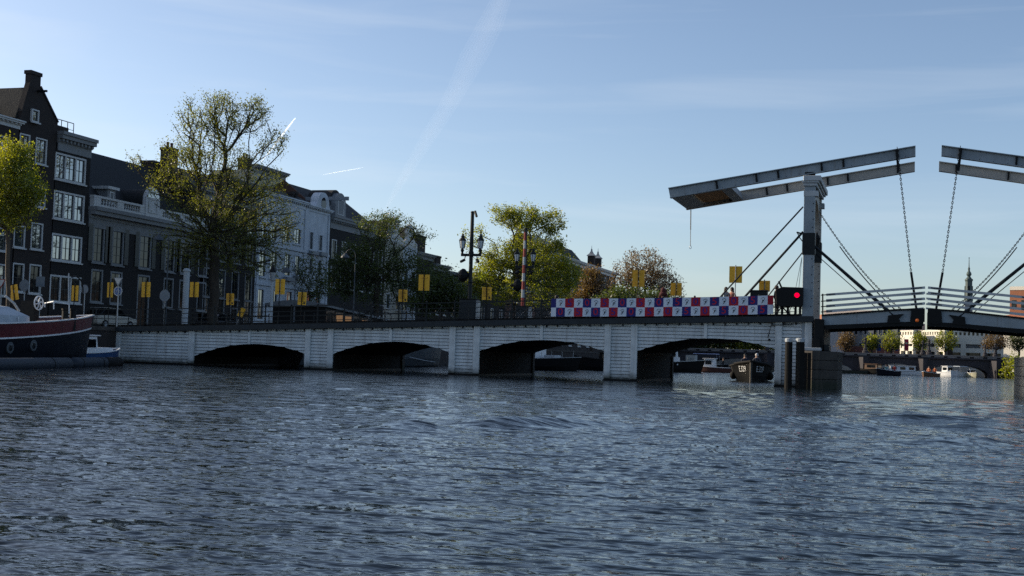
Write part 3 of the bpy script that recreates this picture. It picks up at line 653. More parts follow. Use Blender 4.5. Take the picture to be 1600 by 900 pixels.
for ys, ye in ((yB0+.01, ya_), (yB1-.01, yb_)): MB().bar((XF-.13, ys, zE+.36), (XF-.13, ye, zP+.05), 0.40, 0.12).build('gable_coping', M_brick, H)
window(H, att, XF+.13, 1, 1, proud=.03)
zc_ = fx(53, 111).z
chimney(H, XF-.42, XF+.02, ya_+.05, yb_-.02, zP-.2, zc_)
chimney(H, XF-4.2, XF-3.7, (ya_+yb_)/2-.2, (ya_+yb_)/2+.25, zP-.5, fx(15, 116, XF-4).z, M_brick)
MB().bar((XF+.002, (ya_+yb_)/2+.3, fx(66, 145).z), (XF+.75, (ya_+yb_)/2+.3, fx(66, 145).z), .12, .14).build('hoist_beam', M_black, H)
sl = (Vector((0, ya_-yB0, zP-zE)))
p0 = Vector((XF-2.6, yB0-.25, zE-.05)); nrm = Vector((0, -(zP-zE-.2), ya_-yB0+.2)).normalized()
q0 = p0+sl*.18+nrm*.05; q1 = p0+sl*.46+nrm*.05
MB().add([q0, q0+Vector((-1.3,0,0)), q1+Vector((-1.3,0,0)), q1, q0+nrm*.1, q0+Vector((-1.3,0,0))+nrm*.1, q1+Vector((-1.3,0,0))+nrm*.1, q1+nrm*.1], [(0,1,2,3),(4,5,6,7),(0,1,5,4),(1,2,6,5),(2,3,7,6),(3,0,4,7)]).build('skylight', M_glass, H)

# C: narrow house with triple windows
yC0, yC1 = yB1, fx(132.5, 440).y
H = house('canal_house', 'narrow dark brick house with triple windows, white cornice and roof terrace rail', yC0, 0, yC1)
zC_ = fx(112, 228).z
ops = [wrect(85.5, 134, 243, 284.5), wrect(83, 131.5, 301, 345), wrect(80, 127.5, 367, 409), wrect(77, 126, 431, 473)]
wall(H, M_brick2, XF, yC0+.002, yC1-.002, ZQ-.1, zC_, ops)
for i, o in enumerate(ops): window(H, o, XF, 2, 2, units=3, fw=.13, glass=M_glassd if i == 3 else None)
cornice(H, XF, yC0+.1, yC1-.02, zC_-.55, 1.35, .55, M_trimg)
tr_ = MB(); zt_ = zC_+.82
rl = box('terrace_rail', M_dkst, H, XF-.85, XF-.81, yC0+.1, yC0+2.9, zt_+1.0, zt_+1.05)
for i in range(5): y = yC0+.1+2.8*i/4; box('rail_post', M_dkst, rl, XF-.85, XF-.81, y-.02, y+.02, zt_, zt_+1.0)
box('rail_bar', M_dkst, rl, XF-.845, XF-.815, yC0+.1, yC0+2.9, zt_+.5, zt_+.53)
box('roof_hatch', M_brick, H, XF-3.2, XF-1.4, yC0+1.2, yC0+3.1, zt_-.4, zt_+.75)

# D: mansion with balustrade
yD0, yD1 = yC1, fx(312, 440).y
H = house('canal_mansion', 'wide black mansion with white balustrade, tall shuttered windows and round dormer', yD0, 0, yD1)
zD = fx(150, 336).z
cols = [(144.5,163,351,411), (174.5,193,355,416), (217,236,361,421), (257.5,273,367,425), (282,297,371,429)]
ops = [wrect(*c) for c in cols]; w0 = ops[0]
zt0, zt1 = ops[0][2], ops[0][3]
ops = [(o[0], o[1], zt0, zt1) for o in ops]; ww = ops[0][1]-ops[0][0]
ops.append((ops[-1][1]+1.3, ops[-1][1]+1.3+ww, zt0, zt1))
g0, g1 = wrect(144, 163, 421, 473)[2:]; gops = [(o[0], o[1], g0, g1) for i, o in enumerate(ops)]
gops[2] = (ops[2][0], ops[2][1], ZQ+.3, g1)
wall(H, M_brick2, XF, yD0+.002, yD1-.002, ZQ-.1, zD, ops+gops, dep=.26)
for o in ops: window(H, o, XF, 2, 4, fw=.15, trim=M_trimg, glass=M_glassd)
for i, o in enumerate(gops): window(H, o, XF, 2, 3, fw=.13, trim=M_trimg, glass=M_glassd, sill=i != 2)
for o in ops[:5]:
    for sgn, ya in ((-1, o[0]-.06), (1, o[1]+.06)):
        y2 = ya+sgn*.52; MB().box(XF+.003, XF+.07, min(ya, y2), max(ya, y2), o[2]+.1, o[3]).build('shutter', M_sash, H)
cornice(H, XF, yD0+.1, yD1-.1, zD-.95, 1.5, .75, M_trimg, dent=False)
zb0 = zD+.552; zb1 = fx(140, 304).z
BA = box('balustrade', M_trimw, H, XF+.0, XF+.34, yD0+.15, yD1-.15, zb0, zb0+.22)
box('handrail', M_trimw, BA, XF-.03, XF+.37, yD0+.12, yD1-.12, zb1-.16, zb1)
nb = None; piers = [yD0+.2, fx(150,310).y, fx(178,317).y, fx(187,319).y, fx(214,326).y, fx(221,328).y, fx(243,333).y, fx(250,334).y]; y = fx(250,334).y
pr = [(yD0+.15, fx(152,310).y), (fx(178,317).y, fx(188,319).y), (fx(213,326).y, fx(221,328).y), (fx(240,332).y, fx(249,334).y), (fx(275,338).y, fx(283,340).y), (yD1-1.5, yD1-.15)]
for a, b in pr: box('balustrade_pier', M_trimw, BA, XF-.01, XF+.35, a, b, zb0+.222, zb1-.162)
for (a, b), (c, d) in zip(pr[:-1], pr[1:]):
    if abs(b-fx(221,328).y) < .1: continue
    n = max(2, int((c-b)/.30))
    for i in range(n):
        y = b+(c-b)*(i+.5)/n; hh = zb1-.163-zb0-.223
        if nb is None: nb = MB().lathe((0,0,0), [(.07,0),(.07,.06),(.05,.12),(.10,hh*.38),(.05,hh*.72),(.07,hh-.06),(.07,hh)], 8).build('baluster', M_trimw); k = nb; k.parent = BA
        else: k = nb.copy(); COL.objects.link(k); k.parent = BA
        k.location = Vector((XF+.17, y, zb0+.222)) - world_loc(BA)
_o = Vector((0,0,min(v.co.z for v in nb.data.vertices)))
zr = fx(150, 240, XF-5).z
MB().prism([(XF-.3, zD+.3), (XF-5, zr), (XF-7, zr), (XF-9, zD+.3)], 'y', yD0+.1, yD1-.1).build('roof', M_slate, H)
# flat topped dormer
d0, d1 = fx(168,300,XF-.9).y, fx(181,300,XF-.9).y; dz1 = fx(172, 296, XF-.9).z
D = box('dormer', M_trimg, H, XF-3.2, XF-.9, d0, d1, zD+.4, dz1); box('dormer_roof', M_trimw, D, XF-3.4, XF-.7, d0-.2, d1+.2, dz1+.002, dz1+.22)
window(D, (d0+.25, d1-.25, dz1-1.1, dz1-.15), XF-.88, 1, 1, sill=False)
# round headed dormer rising from the balustrade
e0, e1 = fx(221,320).y, fx(243,325).y; ez0 = zb0; ez1 = fx(232, 293).z
n = 14; rr_ = (e1-e0)/2; am = (e0+e1)/2; hz = ez1-rr_*1.1
arcp = [(e0, ez0), (e1, ez0)] + [(am+rr_*math.cos(math.pi*i/n), hz+rr_*1.1*math.sin(math.pi*i/n)) for i in range(n+1)]
D = MB().prism(arcp, 'x', XF+.10, XF+.40).build('round_dormer', M_trimw, H); MB().prism([(am+(y-am)*.86, z-.12 if z > ez0 else z) for y, z in arcp], 'x', XF-3.5, XF+.098).build('dormer_roof', M_slate, D)
window(D, (am-.62, am+.62, ez0+.35, hz+.2), XF+.43, 2, 3, sill=False)
MB().prism([(am+.75*math.cos(math.pi*i/n), hz+.25+.75*math.sin(math.pi*i/n)) for i in range(n+1)], 'x', XF+.402, XF+.43).build('lunette', M_glass, D)
chimney(H, XF-6, XF-4.8, fx(236,258,XF-5).y, fx(250,258,XF-5).y, zr-1, fx(242,252,XF-5).z)

# E: dark house behind the big tree
yE0, yE1 = yD1, fx(398, 440).y
H = house('canal_house', 'dark brick house half hidden behind the big bare tree', yE0, 0, yE1)
zE_ = fx(350, 312).z; ops = []; nE = 4
for r, (za, zb) in enumerate(((zE_-2.6, zE_-.9), (zE_-5.4, zE_-3.3), (zE_-8.6, zE_-6.1), (ZQ+.9, ZQ+3.2))):
    for i in range(nE): c = yE0+(yE1-yE0)*(i+.5)/nE; ops.append((c-.65, c+.65, za, zb))
wall(H, M_brick2, XF, yE0+.002, yE1-.002, ZQ-.1, zE_, ops); [window(H, o, XF, 2, 3, trim=M_trimg, glass=M_glassd if i % 3 else M_glass) for i, o in enumerate(ops)]
cornice(H, XF, yE0+.1, yE1-.1, zE_-.3, .95, .5, M_trimg)
MB().prism([(XF-.3, zE_+.3), (XF-3.6, zE_+2.6), (XF-6, zE_+2.6), (XF-9, zE_+.3)], 'y', yE0+.1, yE1-.1).build('roof', M_slate, H)
chimney(H, XF-5, XF-4, yE0+1, yE0+2.2, zE_+2, zE_+4.3, pots=2)
# tall block rising behind the white house
yR0, yR1 = fx(395, 300, XF-7).y, fx(445, 300, XF-7).y; zR = fx(440, 278, XF-7).z
H = thing('rear_house', 'tall cream rooftop block showing above the white house, behind the tree', 'house', (XF-7, yR0, ZQ), 'canal houses on the left quay')
ops = [(yR1-2.2, yR1-1.2, zR-2.6, zR-1.2), (yR1-4.6, yR1-3.6, zR-2.6, zR-1.2)]
wall(H, M_stucco2, XF-7, yR0, yR1, ZQ, zR, ops, back=5); [window(H, o, XF-7, 2, 2) for o in ops]; cornice(H, XF-7, yR0, yR1, zR-.2, .75, .55, M_trimg)
chimney(H, XF-10, XF-9, yR0+2, yR0+3.2, zR, zR+1.6, pots=2)

# F: white house
yF0, yF1 = yE1, fx(512.5, 420).y; yFm = fx(474, 420).y
H = house('white_house', 'pale blue white stucco house with curved pediment over its right bay', yF0, 0, yF1)
zF = fx(440, 318).z
ops = [wrect(404,416,345,374), wrect(421,433,349,377), wrect(441,452,353,380), wrect(458,470,356,382), wrect(403.5,415.5,390,433), wrect(420.5,432.5,392.5,436), wrect(444,453.5,395,432), wrect(460,468.5,398,430), wrect(483,489.5,361,391), wrect(497.5,504,366,393), wrect(482,488,402,430), wrect(496,502,405,432), wrect(401,412,450,500), wrect(424,433,452,490), wrect(446,456,454,490), wrect(478,486,450,488), wrect(492,500,452,488)]
wall(H, M_stucco, XF, yF0+.002, yF1-.002, ZQ-.1, zF, ops, dep=.3); [window(H, o, XF, 2, 2, trim=M_stucco, fw=.12, proud=.05) for o in ops]
cornice(H, XF, yF0+.1, yFm, zF+.002, .7, .5, M_stucco); cornice(H, XF+.002, yFm+.11, yF1-.1, zF+.004, .55, .45, M_stucco)
for o in (ops[8], ops[9], ops[6], ops[7]): box('balcony_sill', M_lead, H, XF+.145, XF+.55, o[0]-.3, o[1]+.3, o[2]-.45, o[2]-.1)
for z in (ops[4][3]+.45, ops[4][2]-.75): box('string_course', M_stucco, H, XF+.003, XF+.16, yF0+.05, yF1-.05, z, z+.25)
for y in (yF0+.15, yFm-.2, yFm+.15, yF1-.5): box('corner_strip', M_stucco, H, XF+.002, XF+.11, y, y+.35, ZQ, zF-.01)
c_ = (fx(492,340).y+fx(508,340).y)/2; r_ = (fx(508,340).y-fx(492,340).y)/2*1.1; n = 16; zc0 = zF+.5
MB().prism([(c_-r_*1.3, zc0)] + [(c_-r_*math.cos(math.pi*i/n), zc0+.55+r_*.85*math.sin(math.pi*i/n)) for i in range(n+1)] + [(c_+r_*1.3, zc0)], 'x', XF-.5, XF+.35).build('curved_pediment', M_stucco, H)
MB().prism([(c_-r_*.42*math.cos(2*math.pi*i/n), zc0+.5+r_*.5*math.sin(2*math.pi*i/n)) for i in range(n)], 'x', XF+.352, XF+.38).build('oval_window', M_glassd, H)
MB().prism([(XF-.4, zF+.6), (XF-4.0, zF+2.2), (XF-9, zF+2.2), (XF-9, zF+.5)], 'y', yF0+.1, yF1-.1).build('roof', M_slate, H)
chimney(H, XF-3.2, XF-2.7, fx(452,305,XF-3).y, fx(455,305,XF-3).y, zF+1.2, fx(453,300,XF-3).z); chimney(H, XF-3.2, XF-2.7, fx(458,305,XF-3).y, fx(461,305,XF-3).y, zF+1.2, fx(459,299,XF-3).z)

# G: dark house with hoist beam and dormer
yG0, yG1 = yF1, fx(600, 430).y
H = house('hoist_house', 'dark house right of the white one with long grey hoist beam and slate roof', yG0, 0, yG1)
zG = fx(530, 352).z; ops = []
for za, zb in ((zG-3.6, zG-1.6), (zG-6.6, zG-4.4), (ZQ+1.0, ZQ+3.0)):
    for i in range(6): c = yG0+(yG1-yG0)*(i+.5)/6; ops.append((c-.6, c+.6, za, zb))
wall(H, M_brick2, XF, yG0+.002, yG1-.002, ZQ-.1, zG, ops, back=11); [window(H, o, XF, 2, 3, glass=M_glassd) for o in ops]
cornice(H, XF, yG0+.1, yG1-.1, zG-.5, 1.35, .6, M_trimg)
za = fx(489, 298, XF-5.5).z
MB().prism([(XF-.3, zG+.5), (XF-5.5, za), (XF-11, zG+.5)], 'y', yG0+.25, yG1-.3).build('roof', M_slate, H)
MB().prism([(XF-.15, zG+.4), (XF-5.5, za+.25), (XF-11, zG+.4)], 'y', yG0, yG0+.24).build('side_gable', M_brick3, H)
zh = fx(530, 315.5).z
yh = fx(518, 316, XF+.4).y
MB().bar((XF-2.5, yh, zh), (XF+2.3, yh, zh), .22, .38).build('hoist_beam', M_lead, H)
d0 = fx(524, 330, XF-.3).y; d1 = d0+2.6; dz0, dz1 = zG+.86, zG+2.3; n = 12
D = MB().prism([(d0, dz0), (d1, dz0)]+[((d0+d1)/2+1.3*math.cos(math.pi*i/n), dz1+1.2*math.sin(math.pi*i/n)) for i in range(n+1)], 'x', XF-3, XF-.3).build('dormer', M_trimg, H)
window(D, (d0+.55, d1-.55, dz0+.3, dz1+.5), XF-.28, 2, 2, sill=False)
MB().prism([(d0-.3, dz1-.1)]+[((d0+d1)/2-1.6*math.cos(math.pi*i/n), dz1+1.55*math.sin(math.pi*i/n)) for i in range(n+1)]+[(d1+.3, dz1-.1)], 'x', XF-3.5, XF-.9).build('dormer_roof', M_slate, H)

# H.. smaller houses further along
def plain(label, xa, xb, ytop, m, gable=None, nw=2, ch=None, trim=None):
    y0, y1 = fx(xa, 450).y, fx(xb, 450).y; zt = fx((xa+xb)/2, ytop).z; Hh = house('canal_house', label, y0, 0, y1); ops = []
    nz_ = max(1, int((zt-ZQ-.8)/3.0))
    for k in range(nz_):
        z0 = ZQ+.9+k*3.0
        for i in range(nw): c = y0+(y1-y0)*(i+.5)/nw; ops.append((c-.6, c+.6, z0, z0+1.8))
    wall(Hh, m, XF, y0+.002, y1-.002, ZQ-.1, zt, ops, back=10); [window(Hh, o, XF, 2, 2, glass=M_glassd if i % 2 else M_glass) for i, o in enumerate(ops)]
    if gable:
        g = gable; c = (y0+y1)/2; hw = (y1-y0)/2; nk = hw*.45
        MB().prism([(y0+.05, zt+.002), (y0+.05, zt+.5), (c-nk, zt+1.0), (c-nk, zt+g-.5), (c, zt+g), (c+nk, zt+g-.5), (c+nk, zt+1.0), (y1-.05, zt+.5), (y1-.05, zt+.002)], 'x', XF-.4, XF+.02).build('neck_gable', trim or m, Hh)
        MB().prism([(y0+.1, zt), (c, zt+g*.85), (y1-.1, zt)], 'x', XF-10, XF-.42).build('roof', M_tile, Hh)
        MB().box(XF-.45, XF+.25, c-nk-.2, c+nk+.2, zt+g-.52, zt+g-.3).build('gable_cornice', M_trimw, Hh)
    else:
        cornice(Hh, XF, y0+.1, y1-.1, zt-.3, .8, .45, M_trimg)
        MB().prism([(XF-.3, zt+.3), (XF-4, zt+2.0), (XF-10, zt+2.0), (XF-10, zt+.3)], 'y', y0+.1, y1-.1).build('roof', M_tile, Hh)
    if ch: chimney(Hh, XF-ch[0]-.8, XF-ch[0], fx(ch[1], 400, XF-ch[0]).y, fx(ch[2], 400, XF-ch[0]).y, zt-.5, fx(ch[1], ch[3], XF-ch[0]).z)
plain('cream house with a tall neck gable behind the dark trees', 600, 628, 378, M_stucco2, 3.0, 2, None, M_trimw)
plain('grey white house with neck gable next to a rounded chimney', 628, 650, 386, M_stucco, 2.8, 2, None, M_trimw)
plain('dark brick house with a wide round topped chimney', 650, 676, 402, M_brick2, None, 2, (0.5, 652, 664, 366))
plain('low dark house with a thin tall chimney, left of the ornate lamp post', 676, 700, 420, M_brick, None, 2, (0.6, 682, 689, 399))
plain('long low house with dark tiled roof behind the ornate lamp post', 700, 790, 446, M_brick2, None, 6)
plain('low dark brick house in the gap between lamp post and green tree', 790, 838, 452, M_brick3, None, 3)
# K: far terrace with dormers and two capped chimney towers
yK0, yK1 = fx(838, 430).y, fx(962, 440).y; zK = fx(900, 412).z
H = house('corner_house', 'distant dark terrace with white dormers and two capped chimney towers', yK0, 0, yK1); ops = []
for za in (zK-2.9, zK-6.2, ZQ+1):
    for i in range(9): c = yK0+(yK1-yK0)*(i+.5)/9; ops.append((c-1.0, c+1.0, za, za+2.0))
wall(H, M_brick, XF, yK0, yK1, ZQ-.1, zK, ops, back=4); [window(H, o, XF, 2, 2, fw=.2, glass=M_glassd) for o in ops]
cornice(H, XF, yK0, yK1, zK-.4, 1.0, .6, M_trimw)
zk2 = fx(890, 388, XF-2).z
MB().prism([(XF-.3, zK+.5), (XF-2.6, zk2), (XF-3.5, zk2), (XF-4.5, zK+.5)], 'y', yK0, yK0+(yK1-yK0)*.55).build('roof', M_slate, H)
for i in range(3):
    c = yK0+4+i*6.0; D = box('dormer', M_trimw, H, XF-3, XF-.9, c-1.0, c+1.0, zK+.6, zk2-.1); window(D, (c-.7, c+.7, zK+.9, zk2-.5), XF-.88, 2, 2, sill=False)
for px in (926, 936):
    y = fx(px, 420, XF-3).y; b = fx(px, 400 if px < 930 else 404, XF-3).z
    c = MB().box(XF-3.95, XF-2.65, y-.62, y+.62, zK, b).build('chimney_tower', M_brick2, H)
    MB().lathe((XF-3.3, y, b+.002), [(1.15,0),(1.15,.1),(.55,.5),(.22,1.0),(.16,1.4),(.06,1.5),(.03,2.1)], 4).build('tower_cap', M_lead, c)

# right bank: a plain dark brick row, mirrored in the left bank's windows and in the river
yy = 70.0
for i, (wd, ht) in enumerate(((11, 14.5), (9, 16), (13, 13), (10, 15.5), (12, 14), (9, 16.5), (14, 13.5), (11, 15), (12, 14.5), (13, 15), (10, 16), (14, 14), (12, 15.5), (13, 14.5), (11, 15), (12, 14))):
    X0 = max(91.5, 104-.22*max(0, yy-110)); Hh = thing('canal_house', ['wide brown house, first', 'narrow tall brown house, second', 'broad low brown house, third', 'narrow brown house, fourth', 'wide brown house, fifth', 'narrowest brown house, sixth', 'broadest low brown house, seventh', 'wide brown house, eighth', 'wide brown house, ninth', 'tall brown house, tenth', 'narrow brown house, eleventh', 'low brown house, twelfth', 'tall brown house, thirteenth', 'brown house, fourteenth', 'brown house, fifteenth', 'brown house, last'][i]+' along the right bank beyond the picture edge', 'house', (X0, yy+wd/2, 2), 'houses on the right bank')
    MB().box(X0, X0+10, yy, yy+wd, 1.9, ht-3).build('wall', M_brick, Hh); MB().prism([(X0-.2, ht-3), (X0+10.2, ht-3), (X0+6.5, ht), (X0+3.5, ht)], 'y', yy+.1, yy+wd-.1).build('roof', M_tile, Hh)
    for r in range(3):
        for c in range(3):
            a = yy+wd*(c+.25)/3; z = 3.2+r*(ht-6)/3; f = MB().box(X0-.06, X0-.004, a, a+wd*.16, z, z+1.9).build('window', M_trimg, Hh); MB().box(X0-.075, X0-.062, a+.12, a+wd*.16-.12, z+.12, z+1.78).build('pane', M_glassd, f)
    yy += wd
# ------------------------------------------------------------------ far bank beyond the water
def ext(name, m, poly, z0, z1, parent=None): return MB().prism(poly, 'z', z0, z1).build(name, m, parent)
def dirbox(c, ang): return Vector((math.cos(ang), math.sin(ang), 0)), Vector((-math.sin(ang), math.cos(ang), 0))
M_cream = mat('cream_stone_cladding', (0.68, 0.64, 0.54), 0.7, 0.08, 0.4)
M_greycl = mat('grey_metal_cladding', (0.16, 0.17, 0.185), 0.5, 0.18, 0.3, streak=(1, 1, .2))
M_obrick = mat('orange_brick', (0.30, 0.12, 0.06), 0.85, 0.2, 0.5)
M_otile = mat('orange_roof_tile', (0.36, 0.13, 0.06), 0.75, 0.35, 0.9)
M_copper = mat('green_copper', (0.055, 0.085, 0.082), 0.7, 0.35, 0.6)
def slab(parent, name, m, A, B, th, z0, z1, off=0.0):
    """upright slab whose face runs from A to B (left to right seen from the river) set th thick away from the viewer"""
    A = Vector((A.x, A.y, 0)); B = Vector((B.x, B.y, 0)); d = (B-A).normalized(); nb_ = Vector((-d.y, d.x, 0)); A = A+nb_*off; B = B+nb_*off
    return ext(name, m, [(p.x, p.y) for p in (A, B, B+nb_*th, A+nb_*th)], z0, z1, parent)
def faceat(A, B, t): return A.lerp(B, t)
# white theatre
ZB = 205.0
def far(px, py, Y): return hit(px, py, y=Y)
TH = thing('theatre', 'large cream stone theatre with tall windows and comb edged roof across the water', 'building', far(1480, 553, 190))
segs = [((1406.5,192),(1427,188.5),516,(3,2)), ((1424,195.5),(1476,186.5),516,(3,4)), ((1474,192),(1568,180+13),517,(4,5))]
zg = 2.0
for si, ((xa, ya), (xb, yb), yt, _) in enumerate(segs):
    A = far(xa, 540, ya); B = far(xb, 540, yb); zt = far((xa+xb)/2, yt, (ya+yb)/2).z
    d = Vector((B.x-A.x, B.y-A.y, 0)); Ln = d.length; d.normalize(); nb_ = Vector((-d.y, d.x, 0))
    slab(TH, 'glass_wall', glassmat('theatre_glass', (.012,.016,.018), 1.5), A, B, 1.2, zg, zt-.02, .6)
    slab(TH, 'parapet', M_cream, A, B, 2.0, zt-2.6, zt-.9)
    slab(TH, 'base', M_cream, A, B, .59, zg+2.5, zg+3.4)
    npil = {0: 3, 1: 5, 2: 4}[si]
    wp = {0: .28, 1: .30, 2: .26}[si]
    for k in range(npil):
        t0 = (k-wp/2)/(npil-1); t1 = (k+wp/2)/(npil-1); t0 = max(0, t0); t1 = min(1, t1)
        slab(TH, 'pillar', M_cream, A.lerp(B, t0), A.lerp(B, t1), .6, zg, zt-2.61, -.03)
        if k < npil-1 and si == 2:
            for j in range(1, 5):
                t = (k+wp/2+(1-wp)*j/5)/(npil-1); P = A.lerp(B, t); Q = A.lerp(B, t+.004); slab(TH, 'mullion', M_trimg, P, Q, .1, zg+3.41, zt-2.62, .45)
            for j in range(1, 4): z = zg+3.4+(zt-2.6-zg-3.4)*j/4; slab(TH, 'transom', M_trimg, A.lerp(B, (k+wp/2)/(npil-1)), A.lerp(B, (k+1-wp/2)/(npil-1)), .08, z-.07, z+.07, .47)
    nt_ = int(Ln/0.75); slab(TH, 'roof_rail', M_cream, A, B, 1.0, zt-.3, zt, .0)
    for k in range(nt_):
        t = (k+.25)/nt_; slab(TH, 'comb_tooth', M_cream, A.lerp(B, t), A.lerp(B, t+.45/nt_), .9, zt-.895, zt-.303, .05)
# grey slab building
GB = thing('office_block', 'long grey clad office block with ribbon windows, left of the cream theatre', 'building', far(1345, 553, 215))
A, B = far(1284, 540, 214), far(1408, 540, 208); zt = far(1345, 484.5, 211).z
slab(GB, 'wall', M_greycl, A, B, 14, 2.0, zt-2.3); slab(GB, 'roof_storey', mat('pale_pink_fascia', (0.55, 0.47, 0.42), .6, .08, .5), A, A.lerp(B, .62), 12, zt-2.29, zt, .8); slab(GB, 'roof_storey', M_greycl, A.lerp(B, .63), A.lerp(B, .80), 12, zt-2.29, zt-.2, .8)
for r in range(4):
    z0 = zt-5.2-r*3.2
    if z0 < 4: break
    for k in range(17):
        if (k*7+r*3) % 5 == 0: continue
        t = (k+.2)/17; f = slab(GB, 'window', M_trimg if (k+r) % 3 else M_trimw, A.lerp(B, t), A.lerp(B, t+.034), .08, z0, z0+1.5, -.06); slab(GB, 'pane', M_glass if (k*5+r) % 4 == 0 else M_glassd, A.lerp(B, t+.003), A.lerp(B, t+.031), .04, z0+.1, z0+1.4, -.09).parent = f
        bpy.data.objects[-1] if False else None
for r, col in ((0, M_obrick),): slab(GB, 'ground_storey', mat('dark_red_brick', (.13, .05, .04), .85, .25, .5), A.lerp(B, .25), B, .3, 2.0, 5.5, -.32)
GB2 = thing('grey_gable_building', 'plain light grey gable wall at the left end of the office block', 'building', far(1300, 553, 205))
slab(GB2, 'wall', mat('light_grey_render', (.30, .31, .33), .8, .12, .4), far(1288, 540, 206), far(1318, 540, 207), 7, 2.0, far(1300, 517, 206).z)
slab(GB2, 'roof', M_obrick, far(1284, 540, 206.5), far(1300, 540, 207), 7, far(1300, 517, 206).z+.01, far(1290, 491, 206).z, .4)
# orange roofed buildings on the right and the copper spire
OB = thing('brick_building', 'orange brick building with flat top at the right edge beyond the drawbridge', 'building', far(1590, 553, 230))
A, B = far(1577, 540, 232), far(1700, 540, 225); zt = far(1590, 447, 230).z
slab(OB, 'wall', M_obrick, A, B, 18, 2.0, zt-.8); slab(OB, 'parapet', M_cream, A, B, 18.2, zt-.79, zt, -.1)
for k in range(8):
    t = (k+.2)/8
    for r in range(3): slab(OB, 'window', M_glassd, A.lerp(B, t), A.lerp(B, t+.06), .08, zt-5-r*4, zt-3-r*4, -.06)
OR = thing('tiled_hall', 'long low hall with bright orange tiled roof glimpsed behind the right leaf', 'building', far(1530, 540, 225))
A, B = far(1474, 540, 226), far(1640, 540, 214); d = (B-A).normalized(); zr_ = far(1540, 481, 222).z; ze_ = far(1540, 520, 222).z
slab(OR, 'wall', M_cream, A, B, 10, 2, ze_, .3)
nb_ = Vector((-d.y, d.x, 0)).normalized(); A0 = Vector((A.x, A.y, ze_)); B0 = Vector((B.x, B.y, ze_))
up_ = Vector((0, 0, zr_-ze_))
MB().add([A0, B0, B0+nb_*9+up_, A0+nb_*5+up_*.55+d*0, A0+nb_*14, B0+nb_*18, B0-_z*.25, A0-_z*.25], [(0,1,2,3), (3,2,5,4), (0,3,4,7), (7,6,1,0), (4,5,6,7), (1,6,5,2)]).build('roof', M_otile, OR)
CT = thing('church_tower', 'slender church tower with green copper onion spire on the skyline', 'church tower', far(1512, 540, 420))
c = far(1512.5, 545, 420); c.z = 0; s_ = lambda py: far(1512, py, 420).z; pxm = (far(1513.5, 500, 420)-far(1512.5, 500, 420)).length
MB().box(c.x-6.2*pxm, c.x+6.2*pxm, 420-6.2*pxm, 420+6.2*pxm, 2, s_(470)).build('tower_shaft', M_greycl, CT)
MB().lathe(c, [(7.5*pxm, s_(470)), (7.5*pxm, s_(468)), (6.0*pxm, s_(466)), (5.8*pxm, s_(440)), (7*pxm, s_(438)), (6.6*pxm, s_(436))], 8).build('belfry', M_copper, CT)
MB().lathe(c, [(5.2*pxm, s_(435.8)), (2.4*pxm, s_(432)), (4.4*pxm, s_(429)), (3.6*pxm, s_(426)), (1.7*pxm, s_(423.5)), (1.6*pxm, s_(421)), (2.0*pxm, s_(420)), (.8*pxm, s_(417)), (.45*pxm, s_(404))], 10).build('onion_spire', M_copper, CT)
MB().ball((c.x, 420, s_(403)), 1.0*pxm, 8, 6).build('weather_vane', M_copper, CT)
for k in range(4):
    dx, dy = ((0,-1),(1,0),(0,1),(-1,0))[k]; q = c+Vector((dx*5.3*pxm, dy*5.3*pxm, 0)); MB().box(q.x-1.3*pxm, q.x+1.3*pxm, 420+dy*5.3*pxm-1.3*pxm, 420+dy*5.3*pxm+1.3*pxm, s_(462), s_(447)).build('louvre', M_black, CT)

# low far bridge with ornate lamp columns
YB = 160.0
FB = thing('arched_bridge', 'low dark stone bridge with a row of ornate lamp columns across the far water', 'bridge', far(1400, 580, YB))
M_fb = mat('dark_violet_stone', (0.042, 0.038, 0.044), .85, .3, .5, .2, 4); M_fbl = mat('grey_balustrade_stone', (0.22, 0.20, 0.19), .8, .25, .8)
def fbx(px): return far(px, 570, YB).x
def fbz(px, py): return far(px, py, YB).z
zt = fbz(1420, 559.5); xl, xr = U_Q+.1, fbx(1576)
spans = [(fbx(1095), fbx(1190)), (fbx(1213), fbx(1332)), (fbx(1366), fbx(1434)), (fbx(1450), fbx(1545))]
n = 12; poly = [(xl, -1), (xl, zt), (xr, zt), (xr, -1)]
for a, b in reversed(spans):
    zs_ = .25; hcr = min(zt-.75, fbz(1400, 567.5)); poly += [(b, -1), (b, zs_)] + [(b+(a-b)*(.5-.5*math.cos(math.pi*i/n)), zs_+(hcr-zs_)*math.sin(math.pi*i/n)) for i in range(1, n)] + [(a, zs_), (a, -1)]
MB().prism(poly, 'y', YB, YB+12).build('arch_wall', M_fb, FB)
zp = fbz(1420, 553.2)
MB().box(xl, xr, YB-.35, YB+.25, zt+.002, zt+.22).build('string_course', M_fb, FB); MB().box(xl, xr, YB-.25, YB+.15, zp-.18, zp).build('parapet_rail', M_fbl, FB); MB().box(xl, xr, YB+11.8, YB+12.1, zt, zp).build('rear_parapet', M_fb, FB)
MB().box(xl, xr, YB+.0, YB+.1, zt+.222, zp-.182).build('parapet_screen', M_fb, FB)
x = xl+1
while x < xr: MB().box(x, x+1.5, YB-.2, YB-.002, zt+.25, zp-.2).build('parapet_panel', M_fbl, FB); x += 2.1
for a in (fbx(1200), fbx(1349), fbx(1442), fbx(1556)):
    MB().prism([(a-1.3, YB+.5), (a, YB-1.8), (a+1.3, YB+.5)], 'z', -1, zt-.05).build('cutwater', M_fb, FB)
